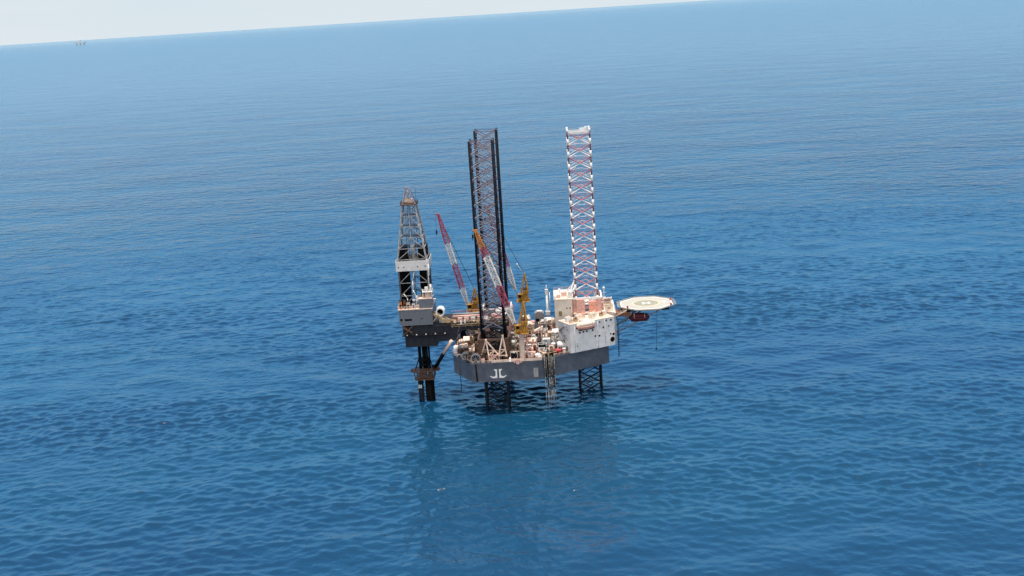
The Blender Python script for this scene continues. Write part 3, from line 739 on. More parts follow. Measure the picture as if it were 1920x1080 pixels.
# ------------------------------------------------------------------ pedestal cranes
def crane(label, root, foot, tip, bands, hbase, slew, apex, dark_tip, bw=1.0):
    t = thing('pedestal_crane', label, 'crane', root)
    X, Y, Z = root
    ca, sa = math.cos(slew), math.sin(slew)           # boom points along -x rotated by slew
    def lp(x, y, z): return (X+x*ca-y*sa, Y+x*sa+y*ca, Z+z)
    mb = MB(); mb.lathe((X,Y,Z), [(1.6,0.06),(1.2,.6),(1.0,hbase-1.4),(1.9,hbase-.3),(1.9,hbase)], n=18); mb.build('pedestal', M['cream'], t)
    hs = MB()
    hs.hexa([lp(-1.9,-1.5,hbase+.05),lp(2.6,-1.5,hbase+.05),lp(2.6,1.5,hbase+.05),lp(-1.9,1.5,hbase+.05),lp(-1.6,-1.4,hbase+3.3),lp(2.3,-1.4,hbase+3.3),lp(2.3,1.4,hbase+3.3),lp(-1.6,1.4,hbase+3.3)])
    hs.hexa([lp(.2,-1.9,hbase+3.32),lp(2.9,-1.9,hbase+3.32),lp(2.9,1.9,hbase+3.32),lp(.2,1.9,hbase+3.32),lp(.2,-1.9,hbase+4.8),lp(2.7,-1.9,hbase+4.8),lp(2.7,1.9,hbase+4.8),lp(.2,1.9,hbase+4.8)])
    house = hs.build('machinery_house', M['yellow'], t)
    wn = MB()
    for (px, z) in ((1.0,hbase+5.4),(2.2,hbase+5.2)): wn.tube(lp(px,-1.3,z), lp(px,1.3,z), .75, n=14)
    wn.build('winch_drum', M['brown'], house)
    cab = MB(); cab.hexa([lp(-2.0,-3.0,hbase+1.2),lp(-.1,-3.0,hbase+1.2),lp(-.1,-1.55,hbase+1.2),lp(-2.0,-1.55,hbase+1.2),lp(-2.5,-3.0,hbase+3.6),lp(-.1,-3.0,hbase+3.6),lp(-.1,-1.55,hbase+3.6),lp(-2.5,-1.55,hbase+3.6)])
    cab = cab.build('cab', M['yellow'], t)
    w = MB(); w.hexa([lp(-2.32,-2.85,hbase+2.2),lp(-2.2,-2.85,hbase+2.2),lp(-2.2,-1.7,hbase+2.2),lp(-2.32,-1.7,hbase+2.2),lp(-2.52,-2.85,hbase+3.3),lp(-2.4,-2.85,hbase+3.3),lp(-2.4,-1.7,hbase+3.3),lp(-2.52,-1.7,hbase+3.3)])
    w.hexa([lp(-1.9,-3.04,hbase+2.1),lp(-.5,-3.04,hbase+2.1),lp(-.5,-2.96,hbase+2.1),lp(-1.9,-2.96,hbase+2.1),lp(-1.9,-3.04,hbase+3.3),lp(-.5,-3.04,hbase+3.3),lp(-.5,-2.96,hbase+3.3),lp(-1.9,-2.96,hbase+3.3)])
    w.build('window', M['black'], cab)
    pf = MB(); rail(pf, [lp(-2.8,-3.3,hbase+.2),lp(3.2,-3.3,hbase+.2),lp(3.2,3.3,hbase+.2),lp(-2.8,3.3,hbase+.2)], 1.1, 1.5, .06)
    pf.hexa([lp(-2.8,-3.3,hbase-.05),lp(3.2,-3.3,hbase-.05),lp(3.2,3.3,hbase-.05),lp(-2.8,3.3,hbase-.05),lp(-2.8,-3.3,hbase+.04),lp(3.2,-3.3,hbase+.04),lp(3.2,3.3,hbase+.04),lp(-2.8,3.3,hbase+.04)])
    pf.build('platform', M['yellow'], t)
    ap = lp(*apex)
    fr = MB()
    for s in (-1,1):
        fr.bar(lp(2.4,s*1.4,hbase+4.6), (ap[0]-s*0,ap[1]+s*.35,ap[2]), .6); fr.bar(lp(-.8,s*1.4,hbase+3.2), (ap[0],ap[1]+s*.35,ap[2]), .5)
    for k in (.35,.65): fr.bar(lerp(lp(2.4,-1.4,hbase+4.6),ap,k), lerp(lp(2.4,1.4,hbase+4.6),ap,k), .22)
    fr.tube((ap[0],ap[1]-.6,ap[2]), (ap[0],ap[1]+.6,ap[2]), .5, n=10)
    fr.build('gantry_frame', M['yellow'], t)
    # lattice boom
    F, T_ = Vector(lp(*foot)), Vector(lp(*tip)); ax = (T_-F); Lb = ax.length; ax.normalize()
    side = Vector(lp(0,1,0))-Vector(lp(0,0,0)); up_ = side.cross(ax).normalized()
    def sec(t):
        k = min(1, t/.16)*.55+.45 if t < .16 else (1 if t < .78 else 1-.65*(t-.78)/.22)
        return bw*k
    def pt(t, i):
        h = sec(t); sx, sy = ((-1,-1),(1,-1),(1,1),(-1,1))[i]
        return tuple(F+ax*(Lb*t)+side*(sx*h)+up_*(sy*h))
    bm_ = MB(); nseg = 22
    for k in range(nseg):
        t0, t1 = k/nseg, (k+1)/nseg; tm = (t0+t1)/2
        bm_.m = next(i for i, (lim, _) in enumerate(bands) if tm <= lim)
        for i in range(4):
            bm_.bar(pt(t0,i), pt(t1,i), .36); j = (i+1)%4
            bm_.bar(pt(t0,i), pt(t1,j), .24) if k % 2 else bm_.bar(pt(t0,j), pt(t1,i), .24)
            bm_.bar(pt(t1,i), pt(t1,j), .2)
    boom = bm_.build('boom', [M[m_] for (_, m_) in bands], t)
    hd_ = MB(); hd_.tube(tuple(T_+side*-.5), tuple(T_+side*.5), .6, n=12); hd_.bar(tuple(T_), tuple(T_+Vector((-1.4*ca,-1.4*sa,.5))), .5); hd_.build('boom_head', M[bands[-1][1]], boom)
    rp = MB()
    for s in (-.35,.35): rp.tube((ap[0],ap[1]+s,ap[2]), tuple(T_+side*s), .05, n=4)
    rp.build('boom_rope', M['cable'], t)
    hk = MB(); hp = T_+Vector((-1.3*ca,-1.3*sa,0))
    hk.tube(tuple(hp), tuple(hp-Vector((0,0,dark_tip))), .05, n=4); hk.box(tuple(hp-Vector((0,0,dark_tip+1.3))), (.7,.5,1.3)); hk.path([tuple(hp-Vector((0,0,dark_tip+1.3))), tuple(hp-Vector((.3,0,dark_tip+1.9))), tuple(hp-Vector((-.2,0,dark_tip+2.2)))], .12, 5)
    hk.build('hook', M['dark'], t)
    return t
crane('yellow pedestal crane whose orange tipped boom crosses in front of the near black leg', (11.5,-28,DZ), (-2.6,0,15.2), (-15.6,-.6,54.1),
      [(.10,'boom_cream'),(.17,'boom_cream'),(.40,'boom_red'),(.73,'boom_cream'),(.83,'boom_red'),(1.0,'boom_orange')], 11.3, 0, (1.5,0,23.6), 1.5, 1.1)
crane('yellow pedestal crane on the far deck edge, its raised gantry beside the legs', (11.5,28,DZ), (-3.2,0,16.4), (-13.2,0,54.8),
      [(.16,'boom_cream'),(.27,'boom_cream'),(.47,'boom_red'),(.70,'boom_cream'),(.86,'boom_red'),(1.0,'boom_orange')], 11.3, 0, (1.4,0,23.3), 5)
crane('smaller yellow pedestal crane with magenta and white boom leaning towards the derrick', (-11,25,DZ), (-2.3,0,11.6), (-12.4,0,52.9),
      [(.16,'boom_cream'),(.44,'boom_red'),(.70,'boom_cream'),(1.0,'boom_red')], 8.6, 0, (1.2,0,18.6), 7)
mb = MB(); mb.tube((12.9,28,46.0), (9.9,28.4,50.2), .06, n=4); mb.lathe((9.9,28.4,50.0), [(.1,0),(.4,.25),(.4,.6),(.1,.9)], n=8)
small('wind_sensor', 'white ball on a thin slanting stay above the far crane gantry', 'sensor', mb, [M['white_clean']], (12.9,28,46.0))

# ------------------------------------------------------------------ well platform under the drill floor
wx, wy = -31.5, -4.0
wl = thing('well_platform', 'small rusty wellhead platform on a dark caisson standing below the drill floor', 'well platform', (wx,wy,0))
mb = MB(); mb.tube((wx+1.6,wy,-12), (wx+1.6,wy,9.5), 2.0, n=18); mb.build('caisson', M['black'], wl)
mb = MB(); mb.tube((wx-2.0,wy-.8,-12), (wx-2.0,wy-.8,9.5), .95, n=14); mb.tube((wx-3.1,wy-.8,-12), (wx-3.1,wy-.8,9.5), .25, n=8)
for z in (2.4,5.2,7.6): mb.tube((wx-2.0,wy-.8,z), (wx-2.0,wy-.8,z+.5), 1.25, n=14)
mb.build('riser', M['under_steel'], wl)
mb = MB(); mb.box((wx-2.4,wy-1.9,5.6), (1.6,.5,1.5)); mb.build('sign_plate', M['palegreen'], wl)
mb = MB(); mb.box((wx,wy,9.5), (8.2,7.4,.4)); mb.box((wx,wy,13.2), (9.6,8.6,.35)); mb.box((wx-1,wy-.5,9.92), (3.4,4,3.2)); mb.box((wx+2.3,wy-1,9.92), (1.8,3,2.6))
for (sx, sy) in ((-1,-1),(1,-1),(1,1),(-1,1)): mb.bar((wx+sx*3.9,wy+sy*3.5,9.9), (wx+sx*4.3,wy+sy*3.9,13.2), .35)
for s in (-1,1): mb.bar((wx-4,wy-3.6,9.9), (wx+4,wy-3.6,13.1), .25) if s > 0 else mb.bar((wx+4,wy-3.62,9.9), (wx-4,wy-3.62,13.1), .25)
mb.build('deck', M['brown'], wl)
mb = MB(); rail(mb, [(wx-5.6,wy-4.2,13.6),(wx+5.8,wy-4.2,13.6),(wx+5.8,wy+4.2,13.6)], 1.2, 1.3, .08); rail(mb, [(wx-4.0,wy-3.7,9.9),(wx+4.0,wy-3.7,9.9)], 1.1, 1.1, .08)
mb.box((wx-5.2,wy-2,13.3), (1.6,2.6,.3)); mb.box((wx+5.6,wy-2,13.3), (2.0,2.6,.3)); mb.box((wx+6.2,wy-2,13.62), (1.0,1,.9)); mb.box((wx-5.2,wy-2,13.62), (.8,1,.9))
mb.build('railing', M['brown'], wl)
mb = MB()
for (dx, dy, r) in ((-1.7,0,.7),(-.2,.4,.55),(1.1,-.3,.75),(2.3,.2,.4)): mb.tube((wx+dx,wy+dy,13.5), (wx+dx,wy+dy,24.6), r, n=12)
for z in (15.5,17.5): mb.tube((wx+.2,wy,z), (wx+.2,wy,z+.8), 2.4, n=16)
mb.bar((wx-3.9,wy-2,13.5), (wx-2.2,wy,18.5), .3); mb.bar((wx+4,wy-2,13.5), (wx+2.4,wy,18), .3)
mb.build('conductor', M['black'], wl)
mb = MB(); mb.m = 0; mb.tube((-18.6,-9.2,26.8), (-22.6,-7.2,20.8), .75, n=10); mb.m = 1; mb.tube((-22.6,-7.2,20.8), (-27.2,-5,13.8), .8, n=10); mb.box((-27.2,-5,13.6), (1.8,1.8,1.6))  # lower half black: the derrick's shadow painted onto the tube
small('access_gangway', 'sloping gangway tube from the rig stern down to the small well platform', 'gangway', mb, [M['cream'], M['black']], (-22.6,-7,20.8))

# ------------------------------------------------------------------ deck equipment
Dk = DZ+.052
def A_frame(label, foot1, foot2, back, apex):
    mb = MB()
    for f_ in (foot1, foot2, back): mb.bar(f_, apex, .4)
    mb.bar(lerp(foot1,apex,.3), lerp(foot2,apex,.3), .3); mb.bar(lerp(foot1,apex,.02), lerp(foot2,apex,.3), .22); mb.bar(foot1, foot2, .35); mb.bar(lerp(foot2,apex,.3), lerp(back,apex,.3), .22)
    mb.box((apex[0],apex[1],apex[2]-.4), (.8,.8,.9))
    for f_ in (foot1, foot2, back): mb.box((f_[0],f_[1],f_[2]-.35), (.9,.9,.35))
    small('lifting_frame', label, 'A-frame', mb, M['cream'], (apex[0],apex[1],Dk))
A_frame('pale A-frame leaning over the hull edge above the anchor emblem', (-1.9,-30.9,Dk+.35), (1.6,-30.6,Dk+3.2), (-5.0,-27.5,Dk+3.0), (-3.0,-29.0,31.2))
A_frame('taller pale A-frame standing beside the first, in front of the black box', (1.9,-30.2,Dk+2.6), (5.0,-29.5,Dk+2.2), (4.0,-27.2,Dk+2.6), (3.9,-28.3,32.6))
mb = MB(); 
for (a, b) in (((-2.2,-31.2),(2.0,-31.2)),((2.0,-31.2),(2.0,-28)),((-2.2,-31.2),(-2.2,-28))):
    mb.bar((a[0],a[1],Dk+.2), (b[0],b[1],Dk+.2), .3); mb.bar((a[0],a[1],Dk+3.1), (b[0],b[1],Dk+3.1), .3)
for x in (-2.2,0,2.0): mb.bar((x,-31.2,Dk), (x,-31.2,Dk+3.1), .35)
mb.bar((-2.2,-31.2,Dk+.2), (0,-31.2,Dk+3), .3); mb.bar((2,-31.2,Dk+.2), (0,-31.2,Dk+3), .3)
small('fairlead_frame', 'pink square steel frame at the hull edge under the A-frames', 'frame', mb, M['pink'], (0,-31,Dk))

def container(name, label, x, y, l, w, h, mat, mat2, rz=0., z=Dk, cat='container'):
    t = thing(name, label, cat, (x,y,z))
    mb = MB(); mb.box((x,y,z+.1), (l-.16,w-.16,h-.18), rz)
    ca, sa = math.cos(rz), math.sin(rz)
    g = lambda px, py, pz: (x+px*ca-py*sa, y+px*sa+py*ca, z+pz)
    for sx in (-1,1):
        for sy in (-1,1): mb.box(g(sx*(l/2-.07),sy*(w/2-.07),0), (.16,.16,h), rz)
    n = int(l/.5)
    for k in range(1,n):
        for sy in (-1,1): mb.box(g(-l/2+l*k/n,sy*(w/2-.07),.2), (.18,.08,h-.4), rz)
    mb.build('body', mat, t)
    d = MB(); d.box(g(-l*.1,-w/2-.01,.25), (l*.36,.05,h-.6), rz); d.build('door', mat2, t)
    return t
container('storage_container','black open storage container amid white equipment in the middle of the deck',17.0,-12.4,4.0,2.6,2.8,M['black'],M['grey'])
container('storage_container','white box container just beside the black one, nearer the quarters',21.4,-9.6,3.4,2.6,3.2,M['white'],M['bluegrey'])
container('storage_container','blue grey container under the cantilever behind the first A-frame',-6.0,-9.2,3.2,2.4,3.0,M['bluegrey'],M['dark'])
container('storage_container','rusty brown container near the stern corner, cream tarpaulin on top',-14.2,-13.0,2.8,2.6,4.6,M['rust'],M['brown'])
container('storage_container','orange container in the shade below the cantilever beam',-11.2,-8.6,3.0,2.2,4.4,M['orange'],M['rust'])
container('storage_container','low cream container at the hull side beside the hanging hoses',14.6,-24.2,4.4,2.4,1.7,M['cream'],M['white'])
container('storage_container','pink container on the far deck under the gantry crane',15.4,24.0,4.2,2.5,2.6,M['pink'],M['cream'])
container('storage_container','cream container standing against the aft wall of the quarters',23.6,1.0,3.0,4.0,3.4,M['cream'],M['tan'])
container('storage_container','olive brown container beside the far grey machinery dome',14.6,5.6,3.2,2.6,3.0,M['olive'],M['tan'])
container('storage_container','white container at the far rim behind the smaller crane',-5.2,28.6,4.2,2.3,2.5,M['white'],M['pink'])
mb = MB(); mb.box((-14.2,-13.0,Dk+4.65), (3.2,2.9,.25)); mb.lathe((-14.2,-13.0,Dk+4.9), [(1.4,0),(1.2,.5),(.4,.9)], n=10)
small('tarpaulin_cover', 'crumpled cream cover on top of the rusty brown container', 'cover', mb, M['cream'], (-14.2,-13.0,Dk+4.65))

def htank(label, x, y, z, l, r, mat, mat2, axis='x', name='storage_tank'):
    t = thing(name, label, 'tank', (x,y,z))
    mb = MB(); mb.lathe((x,y,z+r+.3), [(r*.55,-l/2-.28*r),(r*.9,-l/2-.1*r),(r,-l/2),(r,l/2),(r*.9,l/2+.1*r),(r*.55,l/2+.28*r)], n=18, axis=axis); mb.build('shell', mat, t)
    s = MB()
    for k in (-.3,.3):
        if axis == 'x': s.box((x+k*l,y,z), (.3,r*1.7,r*.7+.3))
        else: s.box((x,y+k*l,z), (r*1.7,.3,r*.7+.3))
    s.tube((x,y,z+2*r+.2), (x,y,z+2*r+.7), .25, n=8); s.build('saddle', mat2, t)
    return t
def vtank(label, x, y, z, r, h, mat, mat2, name='storage_tank'):
    t = thing(name, label, 'tank', (x,y,z))
    mb = MB(); mb.lathe((x,y,z), [(r,0),(r,h*.88),(r*.8,h*.97),(r*.3,h)], n=18); mb.build('shell', mat, t)
    s = MB(); s.lathe((x,y,z+h*.3), [(r*1.04,0),(r*1.04,.15)], n=18); s.lathe((x,y,z+h*.7), [(r*1.04,0),(r*1.04,.15)], n=18); s.tube((x+r*1.15,y,z), (x+r*1.15,y,z+h), .08, n=5); s.tube((x,y,z+h), (x,y,z+h+.6), .15, n=6); s.build('hoop', mat2, t)
    return t
vtank('white upright tank on the stern corner of the deck, beside the rusty container',-16.4,-17.0,Dk,1.05,4.2,M['white'],M['pink'])
htank('white lying tank with dark end, close to the corner of the quarters',27.6,-19.6,Dk+1.2,3.0,1.35,M['white'],M['dark'])
htank('grey long cylinder lying across the deck in front of the near crane',8.0,1.0,Dk+2.0,6.6,.9,M['grey'],M['dark'])
vtank('small white round tank standing at one end of the grey cylinder',11.4,4.4,Dk+.1,1.0,4.6,M['white_clean'],M['grey'])
vtank('white drum tank between the white box container and the quarters',24.2,-13.6,Dk,.95,2.2,M['white_clean'],M['grey'])
htank('red canister with pink cover at the hull side below the white lying tank',26.0,-23.0,Dk,2.4,.9,M['red'],M['pink'])
vtank('short white dome tank on the hull edge beside the hanging hoses',17.6,-28.0,Dk,1.1,1.9,M['white_clean'],M['cream'])
vtank('pair of rusty mud tank hoods behind the near leg',7.6,-11.5,Dk,1.5,3.6,M['palegreen'],M['dark'])['label'] = 'pale green upright tank between the near crane and the black container'
vtank('cream silo near the mast on the far deck',24.2,14.2,Dk,1.3,6.0,M['cream'],M['pink'])
vtank('second cream silo, shorter, beside the taller cream silo',23.8,18.2,Dk,1.2,4.6,M['cream'],M['white'])
htank('cream lying tank on the far deck behind the white container',10.2,19.2,Dk,4.2,1.1,M['cream'],M['tan'])

# machinery dome
t = thing('machinery_house', 'rounded grey machinery house with dark openings on the far deck beside the mast', 'machinery house', (18.6,20.6,DZ))
mb = MB(); mb.box((18.6,20.6,Dk), (4.4,4.2,6.6)); 
mb.slab([(16.4,Dk+6.61)]+[(18.6-2.2*math.cos(math.pi*k/8), Dk+6.61+1.3*math.sin(math.pi*k/8)) for k in range(9)], 18.5, 22.7); mb.build('body', M['grey'], t)
mb = MB(); mb.box((17.7,18.48,Dk+3.6), (1.5,.1,1.3)); mb.box((20.0,18.48,Dk+2.6), (.7,.1,1.8)); mb.build('opening', M['black'], t)
mb = MB(); mb.box((18.8,19.6,Dk+7.2), (2.4,1.6,1.0)); mb.build('roof_vent', M['white'], t)
# mast
mb = MB(); mb.tube((22.4,14.2,Dk), (22.4,14.2,40.2), .62, .42, n=12); mb.box((22.4,14.2,39.2), (1.4,1.2,2.2)); mb.tube((22.4,14.2,41.4), (22.4,14.2,43.2), .16, n=6); mb.tube((23.7,14.2,33), (23.7,14.2,40), .18, n=6); mb.bar((22.4,14.2,36), (23.7,14.2,36), .15); mb.box((22.5,14.2,30), (2.0,1.6,1.6))
small('exhaust_mast', 'tall white exhaust mast with a boxy head, aft of the quarters', 'mast', mb, M['white'], (22.4,14.2,Dk))

def reel(label, x, y, z, r, w, mat, mat2, name='cable_reel'):
    t = thing(name, label, 'reel', (x,y,z))
    mb = MB()
    for s in (-1,1):
        for k in range(20):
            a0, a1 = 2*math.pi*k/20, 2*math.pi*(k+1)/20
            q = [(x+rr*math.cos(a), yy, z+r+.2+rr*math.sin(a)) for yy in (y+s*w/2-.08,y+s*w/2+.08) for (rr,a) in ((r*.82,a0),(r,a0),(r,a1),(r*.82,a1))]
            mb.hexa(q)
        for k in range(4):
            a = math.pi*k/4; mb.bar((x-r*.85*math.cos(a),y+s*w/2,z+r+.2-r*.85*math.sin(a)), (x+r*.85*math.cos(a),y+s*w/2,z+r+.2+r*.85*math.sin(a)), .14)
    mb.build('flange', mat, t)
    mb = MB(); mb.tube((x,y-w/2+.1,z+r+.2), (x,y+w/2-.1,z+r+.2), r*.6, n=16); mb.build('drum', mat2, t)
    mb = MB()
    for s in (-1,1): mb.bar((x-r*.8,y+s*(w/2+.25),z+.1), (x,y+s*(w/2+.25),z+r+.2), .18); mb.bar((x+r*.8,y+s*(w/2+.25),z+.1), (x,y+s*(w/2+.25),z+r+.2), .18)
    mb.build('stand', mat, t)
reel('grey cable reel at the stern quarter of the deck, behind the larger reel',-12.2,-25.2,Dk,1.5,1.6,M['grey'],M['dark'])
reel('larger grey cable reel right at the hull edge near the stern',-7.6,-30.0,Dk-.6,2.1,1.5,M['grey'],M['black'])
reel('hose reel with tan flanges beside the pale green tank',11.0,-17.0,Dk,1.3,1.3,M['tan'],M['brown'],'hose_reel')
reel('pale hose reel in front of the white lying tank',23.6,-18.6,Dk,1.2,1.2,M['cream'],M['dark'],'hose_reel')

def skid(label, x, y, l, w, h, mat, mat2, seed, z=Dk, rz=0., name='pump_skid'):
    rnd = random.Random(seed)
    t = thing(name, label, 'skid', (x,y,z))
    mb = MB(); mb.box((x,y,z), (l,w,.3), rz)
    for sx in (-1,1):
        for sy in (-1,1): mb.box((x+sx*(l/2-.1),y+sy*(w/2-.1),z+.3), (.18,.18,h*1.5), 0)
        mb.box((x+sx*(l/2-.1),y,z+h*1.5+.3), (.18,w,.16))
    for sy in (-1,1): mb.box((x,y+sy*(w/2-.1),z+h*1.5+.301), (l-.4,.18,.16))
    mb.build('frame', mat, t)
    mb = MB()
    h *= 1.5
    for k in range(7):
        px, py = x+rnd.uniform(-.3,.3)*l, y+rnd.uniform(-.3,.3)*w
        if rnd.random() < .5: mb.tube((px-l*.16,py,z+.3+h*.35), (px+l*.16,py,z+.3+h*.35), h*rnd.uniform(.16,.3), n=10)
        else: mb.box((px,py,z+.301+k*.002), (l*rnd.uniform(.2,.35),w*rnd.uniform(.2,.4),h*rnd.uniform(.4,.95)))
    mb.path([(x-l*.4,y-w*.4,z+.3),(x-l*.4,y-w*.4,z+h*.8),(x+l*.1,y-w*.4,z+h*.8),(x+l*.1,y,z+h*.5)], .13, 6)
    mb.build('machinery', mat2, t)
S = [('dark pump skid on the hull edge between the two cable reels',-10.2,-28.2,2.6,2.2,1.8,'dark','brown'),
     ('cream pump skid just inside the cream bulwark, beside the near crane',8.0,-27.4,3.0,2.4,2.0,'cream','dark'),
     ('pink pump skid at the foot of the near crane',14.8,-28.8,2.4,2.0,1.8,'pink','cream'),
     ('white skid with dark machinery in front of the black container',19.6,-17.2,3.6,2.6,1.8,'white','dark'),
     ('white and cream skid at the hull edge under the low cream container',19.4,-23.4,2.6,2.0,1.6,'white','cream'),
     ('tan skid with rusty machinery under the cantilever, by the orange container',-7.0,-14.0,2.6,2.2,2.6,'tan','rust'),
     ('brown skid in the shade behind the white stern tank',-15.4,-9.0,2.6,2.6,3.0,'brown','tan'),
     ('tan skid against the aft wall of the quarters, below the railing',24.6,-7.2,2.6,2.6,3.0,'tan','cream'),
     ('cream skid with pink machinery aft of the cream silos',19.6,13.2,3.0,2.8,2.6,'cream','pink'),
     ('pink skid in the middle of the deck behind the black container',16.6,-4.2,3.4,2.6,2.8,'pink','white'),
     ('white skid in the middle of the deck behind the white box container',20.6,-2.8,3.0,2.4,3.4,'white','cream'),
     ('rust skid beside the grey lying cylinder',12.2,-6.6,2.8,2.4,2.4,'rust','cream'),
     ('pale green skid in front of the grey lying cylinder',8.6,-6.0,2.8,2.2,2.2,'palegreen','dark'),
     ('cream skid on the far deck in front of the pink container',12.8,13.2,3.0,2.4,2.4,'cream','rust'),
     ('dark skid in the shade beside the near leg jack frame',-9.6,-18.4,3.0,2.6,3.4,'dark','cream'),
     ('brown skid at the stern edge between white tank and cable reel',-13.6,-20.6,2.4,2.0,2.0,'brown','dark'),
     ('pink skid at the far rim beside the far crane pedestal',5.6,29.0,3.4,2.2,2.2,'pink','white'),
     ('white skid at the far rim aft of the far leg',-8.8,18.4,3.0,2.4,3.4,'cream','white'),
     ('tall cream skid between quarters and red canister',29.0,-15.0,2.2,2.0,3.6,'cream','tan')]
for i, (lab, x, y, l, w, h, a, b) in enumerate(S): skid(lab, x, y, l, w, h, M[a], M[b], i)

def crate(label, x, y, l, w, h, mat, mat2, z=Dk, rz=0., name='equipment_box'):
    mb = MB(); mb.m = 0; mb.box((x,y,z+.12), (l,w,h), rz); mb.m = 1; mb.box((x,y,z+.122+h), (l*1.06,w*1.06,.14), rz); mb.box((x,y,z), (l*.9,w*.9,.12), rz); mb.box((x,y-w/2-.03,z+h*.35), (l*.4,.06,h*.4), 0)
    mb.tube((x+l*.25,y,z+h+.26), (x+l*.25,y,z+h+.7), .16, n=6)
    small(name, label, 'box', mb, [mat, mat2], (x,y,z))
C_ = [('white equipment box on the deck behind the near leg',5.8,-14.6,1.8,1.6,2.2,'white','grey'),
      ('small red box at the foot of the cream curved vents',12.6,-31.0+3.6,1.2,1.0,1.4,'red','pink'),
      ('cream equipment box at the corner of the cream bulwark',18.6,-30.2,1.4,1.0,1.1,'cream','white'),
      ('white equipment box in the row beside the hanging hoses',20.4,-26.2,1.6,1.2,1.4,'white','cream'),
      ('pink equipment box below the overhang of the quarters',28.6,-22.6,1.4,1.2,1.8,'pink','white'),
      ('white box beside the door of the quarters',29.6,-19.0,1.3,1.3,2.4,'white','dark'),
      ('cream box at the stern behind the rusty brown container',-16.4,-11.6,1.2,1.4,2.2,'cream','rust'),
      ('white box on the far side of the stern, by the smaller crane',-15.0,12.4,1.8,1.8,2.6,'white','pink'),
      ('tan box at the stern below the cantilever',-16.2,-4.0,1.8,1.8,2.0,'tan','cream'),
      ('white flat topped box by the grey dome',15.2,17.6,2.0,1.8,2.6,'white','cream'),
      ('cream box beside the hose reel with tan flanges',13.6,-19.4,1.6,1.4,1.8,'cream','pink'),
      ('bright white box between the hose reel and the black container',14.0,-15.2,1.9,1.6,2.2,'white_clean','white'),
      ('pale box on the deck below the first A-frame peak',-4.6,-30.3,1.3,1.0,1.2,'cream','pink')]
for c_ in C_: crate(c_[0], *c_[1:6], M[c_[6]], M[c_[7]])

def module(label, x, y, l, w, h, pal, seed, name='process_module'):
    rnd = random.Random(seed); t = thing(name, label, 'module', (x,y,Dk))
    fr = MB(); nl = max(1, int(h/2.7))
    for sx in (-1,0,1):
        for sy in (-1,1): fr.box((x+sx*(l/2-.12),y+sy*(w/2-.12),Dk), (.24,.24,h))
    for k in range(1, nl+1):
        z = Dk+h*k/nl
        for sy in (-1,1): fr.bar((x-l/2,y+sy*(w/2-.12),z), (x+l/2,y+sy*(w/2-.12),z), .22)
        for sx in (-1,1): fr.bar((x+sx*(l/2-.12),y-w/2+.25,z-.01), (x+sx*(l/2-.12),y+w/2-.25,z-.01), .2)
    fr.bar((x-l/2+.1,y-w/2+.1,Dk+.2), (x,y-w/2+.1,Dk+h/nl), .16)
    fr.build('frame', M[pal[0]], t)
    for k in range(1, nl+1):
        pl = MB(); pl.box((x+rnd.uniform(-.1,.1)*l,y+.1*w,Dk+h*k/nl+.12), (l*.78,w*.72,.1)); pl.build('grating', M['dark'], t)
    for j in range(2):
        mc = MB()
        for k in range(nl+1):
            z = Dk+(h*k/nl+.24 if k else .02)
            for q in range(3):
                px, py = x+rnd.uniform(-.36,.36)*l, y+rnd.uniform(-.38,.3)*w; hh = rnd.uniform(.7,2.1)
                if rnd.random() < .45: mc.tube((px-.7,py,z+.5), (px+.7,py,z+.5), rnd.uniform(.3,.55), n=10)
                elif rnd.random() < .4: mc.lathe((px,py,z), [(.45,0),(.5,hh*.8),(.2,hh)], n=10)
                else: mc.box((px,py,z+.003*q), (rnd.uniform(.6,1.6),rnd.uniform(.6,1.3),hh), rnd.choice((0,0,.3)))
        mc.build('machinery', M[pal[1+j]], t)
    pp = MB()
    for k in range(7):
        px, z = x+rnd.uniform(-.45,.45)*l, Dk+rnd.uniform(.3,.9)*h; yy = y-w/2-rnd.uniform(.1,.5)
        pp.path([(px,yy+1,z),(px,yy,z),(px+rnd.uniform(-.3,.3)*l,yy,z+rnd.uniform(-.2,.2)),(px+rnd.uniform(-.3,.3)*l,yy,Dk+rnd.uniform(.2,.5)*h)], rnd.uniform(.09,.18), 6)
    pp.build('pipework', M[pal[3]], t)
    rl = MB(); rail(rl, [(x-l/2,y-w/2,Dk+h+.12),(x+l/2,y-w/2,Dk+h+.12),(x+l/2,y+w/2,Dk+h+.12)], 1.1, 1.3, .06); rl.build('railing', M[pal[0]], t)
    hd_ = MB(); hx0 = x+rnd.uniform(-.2,.2)*l
    hd_.hexa([(hx0-1.3,y-.9,Dk+h+.3),(hx0+1.3,y-.9,Dk+h+.3),(hx0+1.3,y+.9,Dk+h+.9),(hx0-1.3,y+.9,Dk+h+.9),(hx0-1.3,y-.9,Dk+h+.6),(hx0+1.3,y-.9,Dk+h+.6),(hx0+1.3,y+.9,Dk+h+1.9),(hx0-1.3,y+.9,Dk+h+1.9)])
    hd_.build('hood', M[pal[4]], t)
    return t
module('brown and tan two storey equipment frame at the stern, right under the cantilever edge',-11.0,-15.6,4.6,3.4,5.4,('tan','rust','cream','brown','roof_cream'),21)
module('olive and grey equipment frame behind the near leg, under the cantilever beam',1.4,-12.0,8.6,3.0,6.4,('tan','grey','olive','cream','grey'),22)
module('pink and white equipment frame between the near crane and the black container',10.6,-13.2,4.6,4.0,4.8,('pink','white','brown','cream','white_clean'),23)
module('pink and cream equipment frame beside the near crane foot, in front of the black container',15.4,-18.4,4.2,3.2,4.0,('pink','pink','cream','red','roof_cream'),24)
module('tall cream and rust equipment frame amidships behind the black container',13.4,-1.2,5.6,4.6,6.8,('cream','rust','pink','tan','roof_cream'),25)
module('cream and brown equipment frame amidships just aft of the quarters wall',21.6,4.6,5.2,4.6,6.6,('cream','brown','white','pink','white'),26)
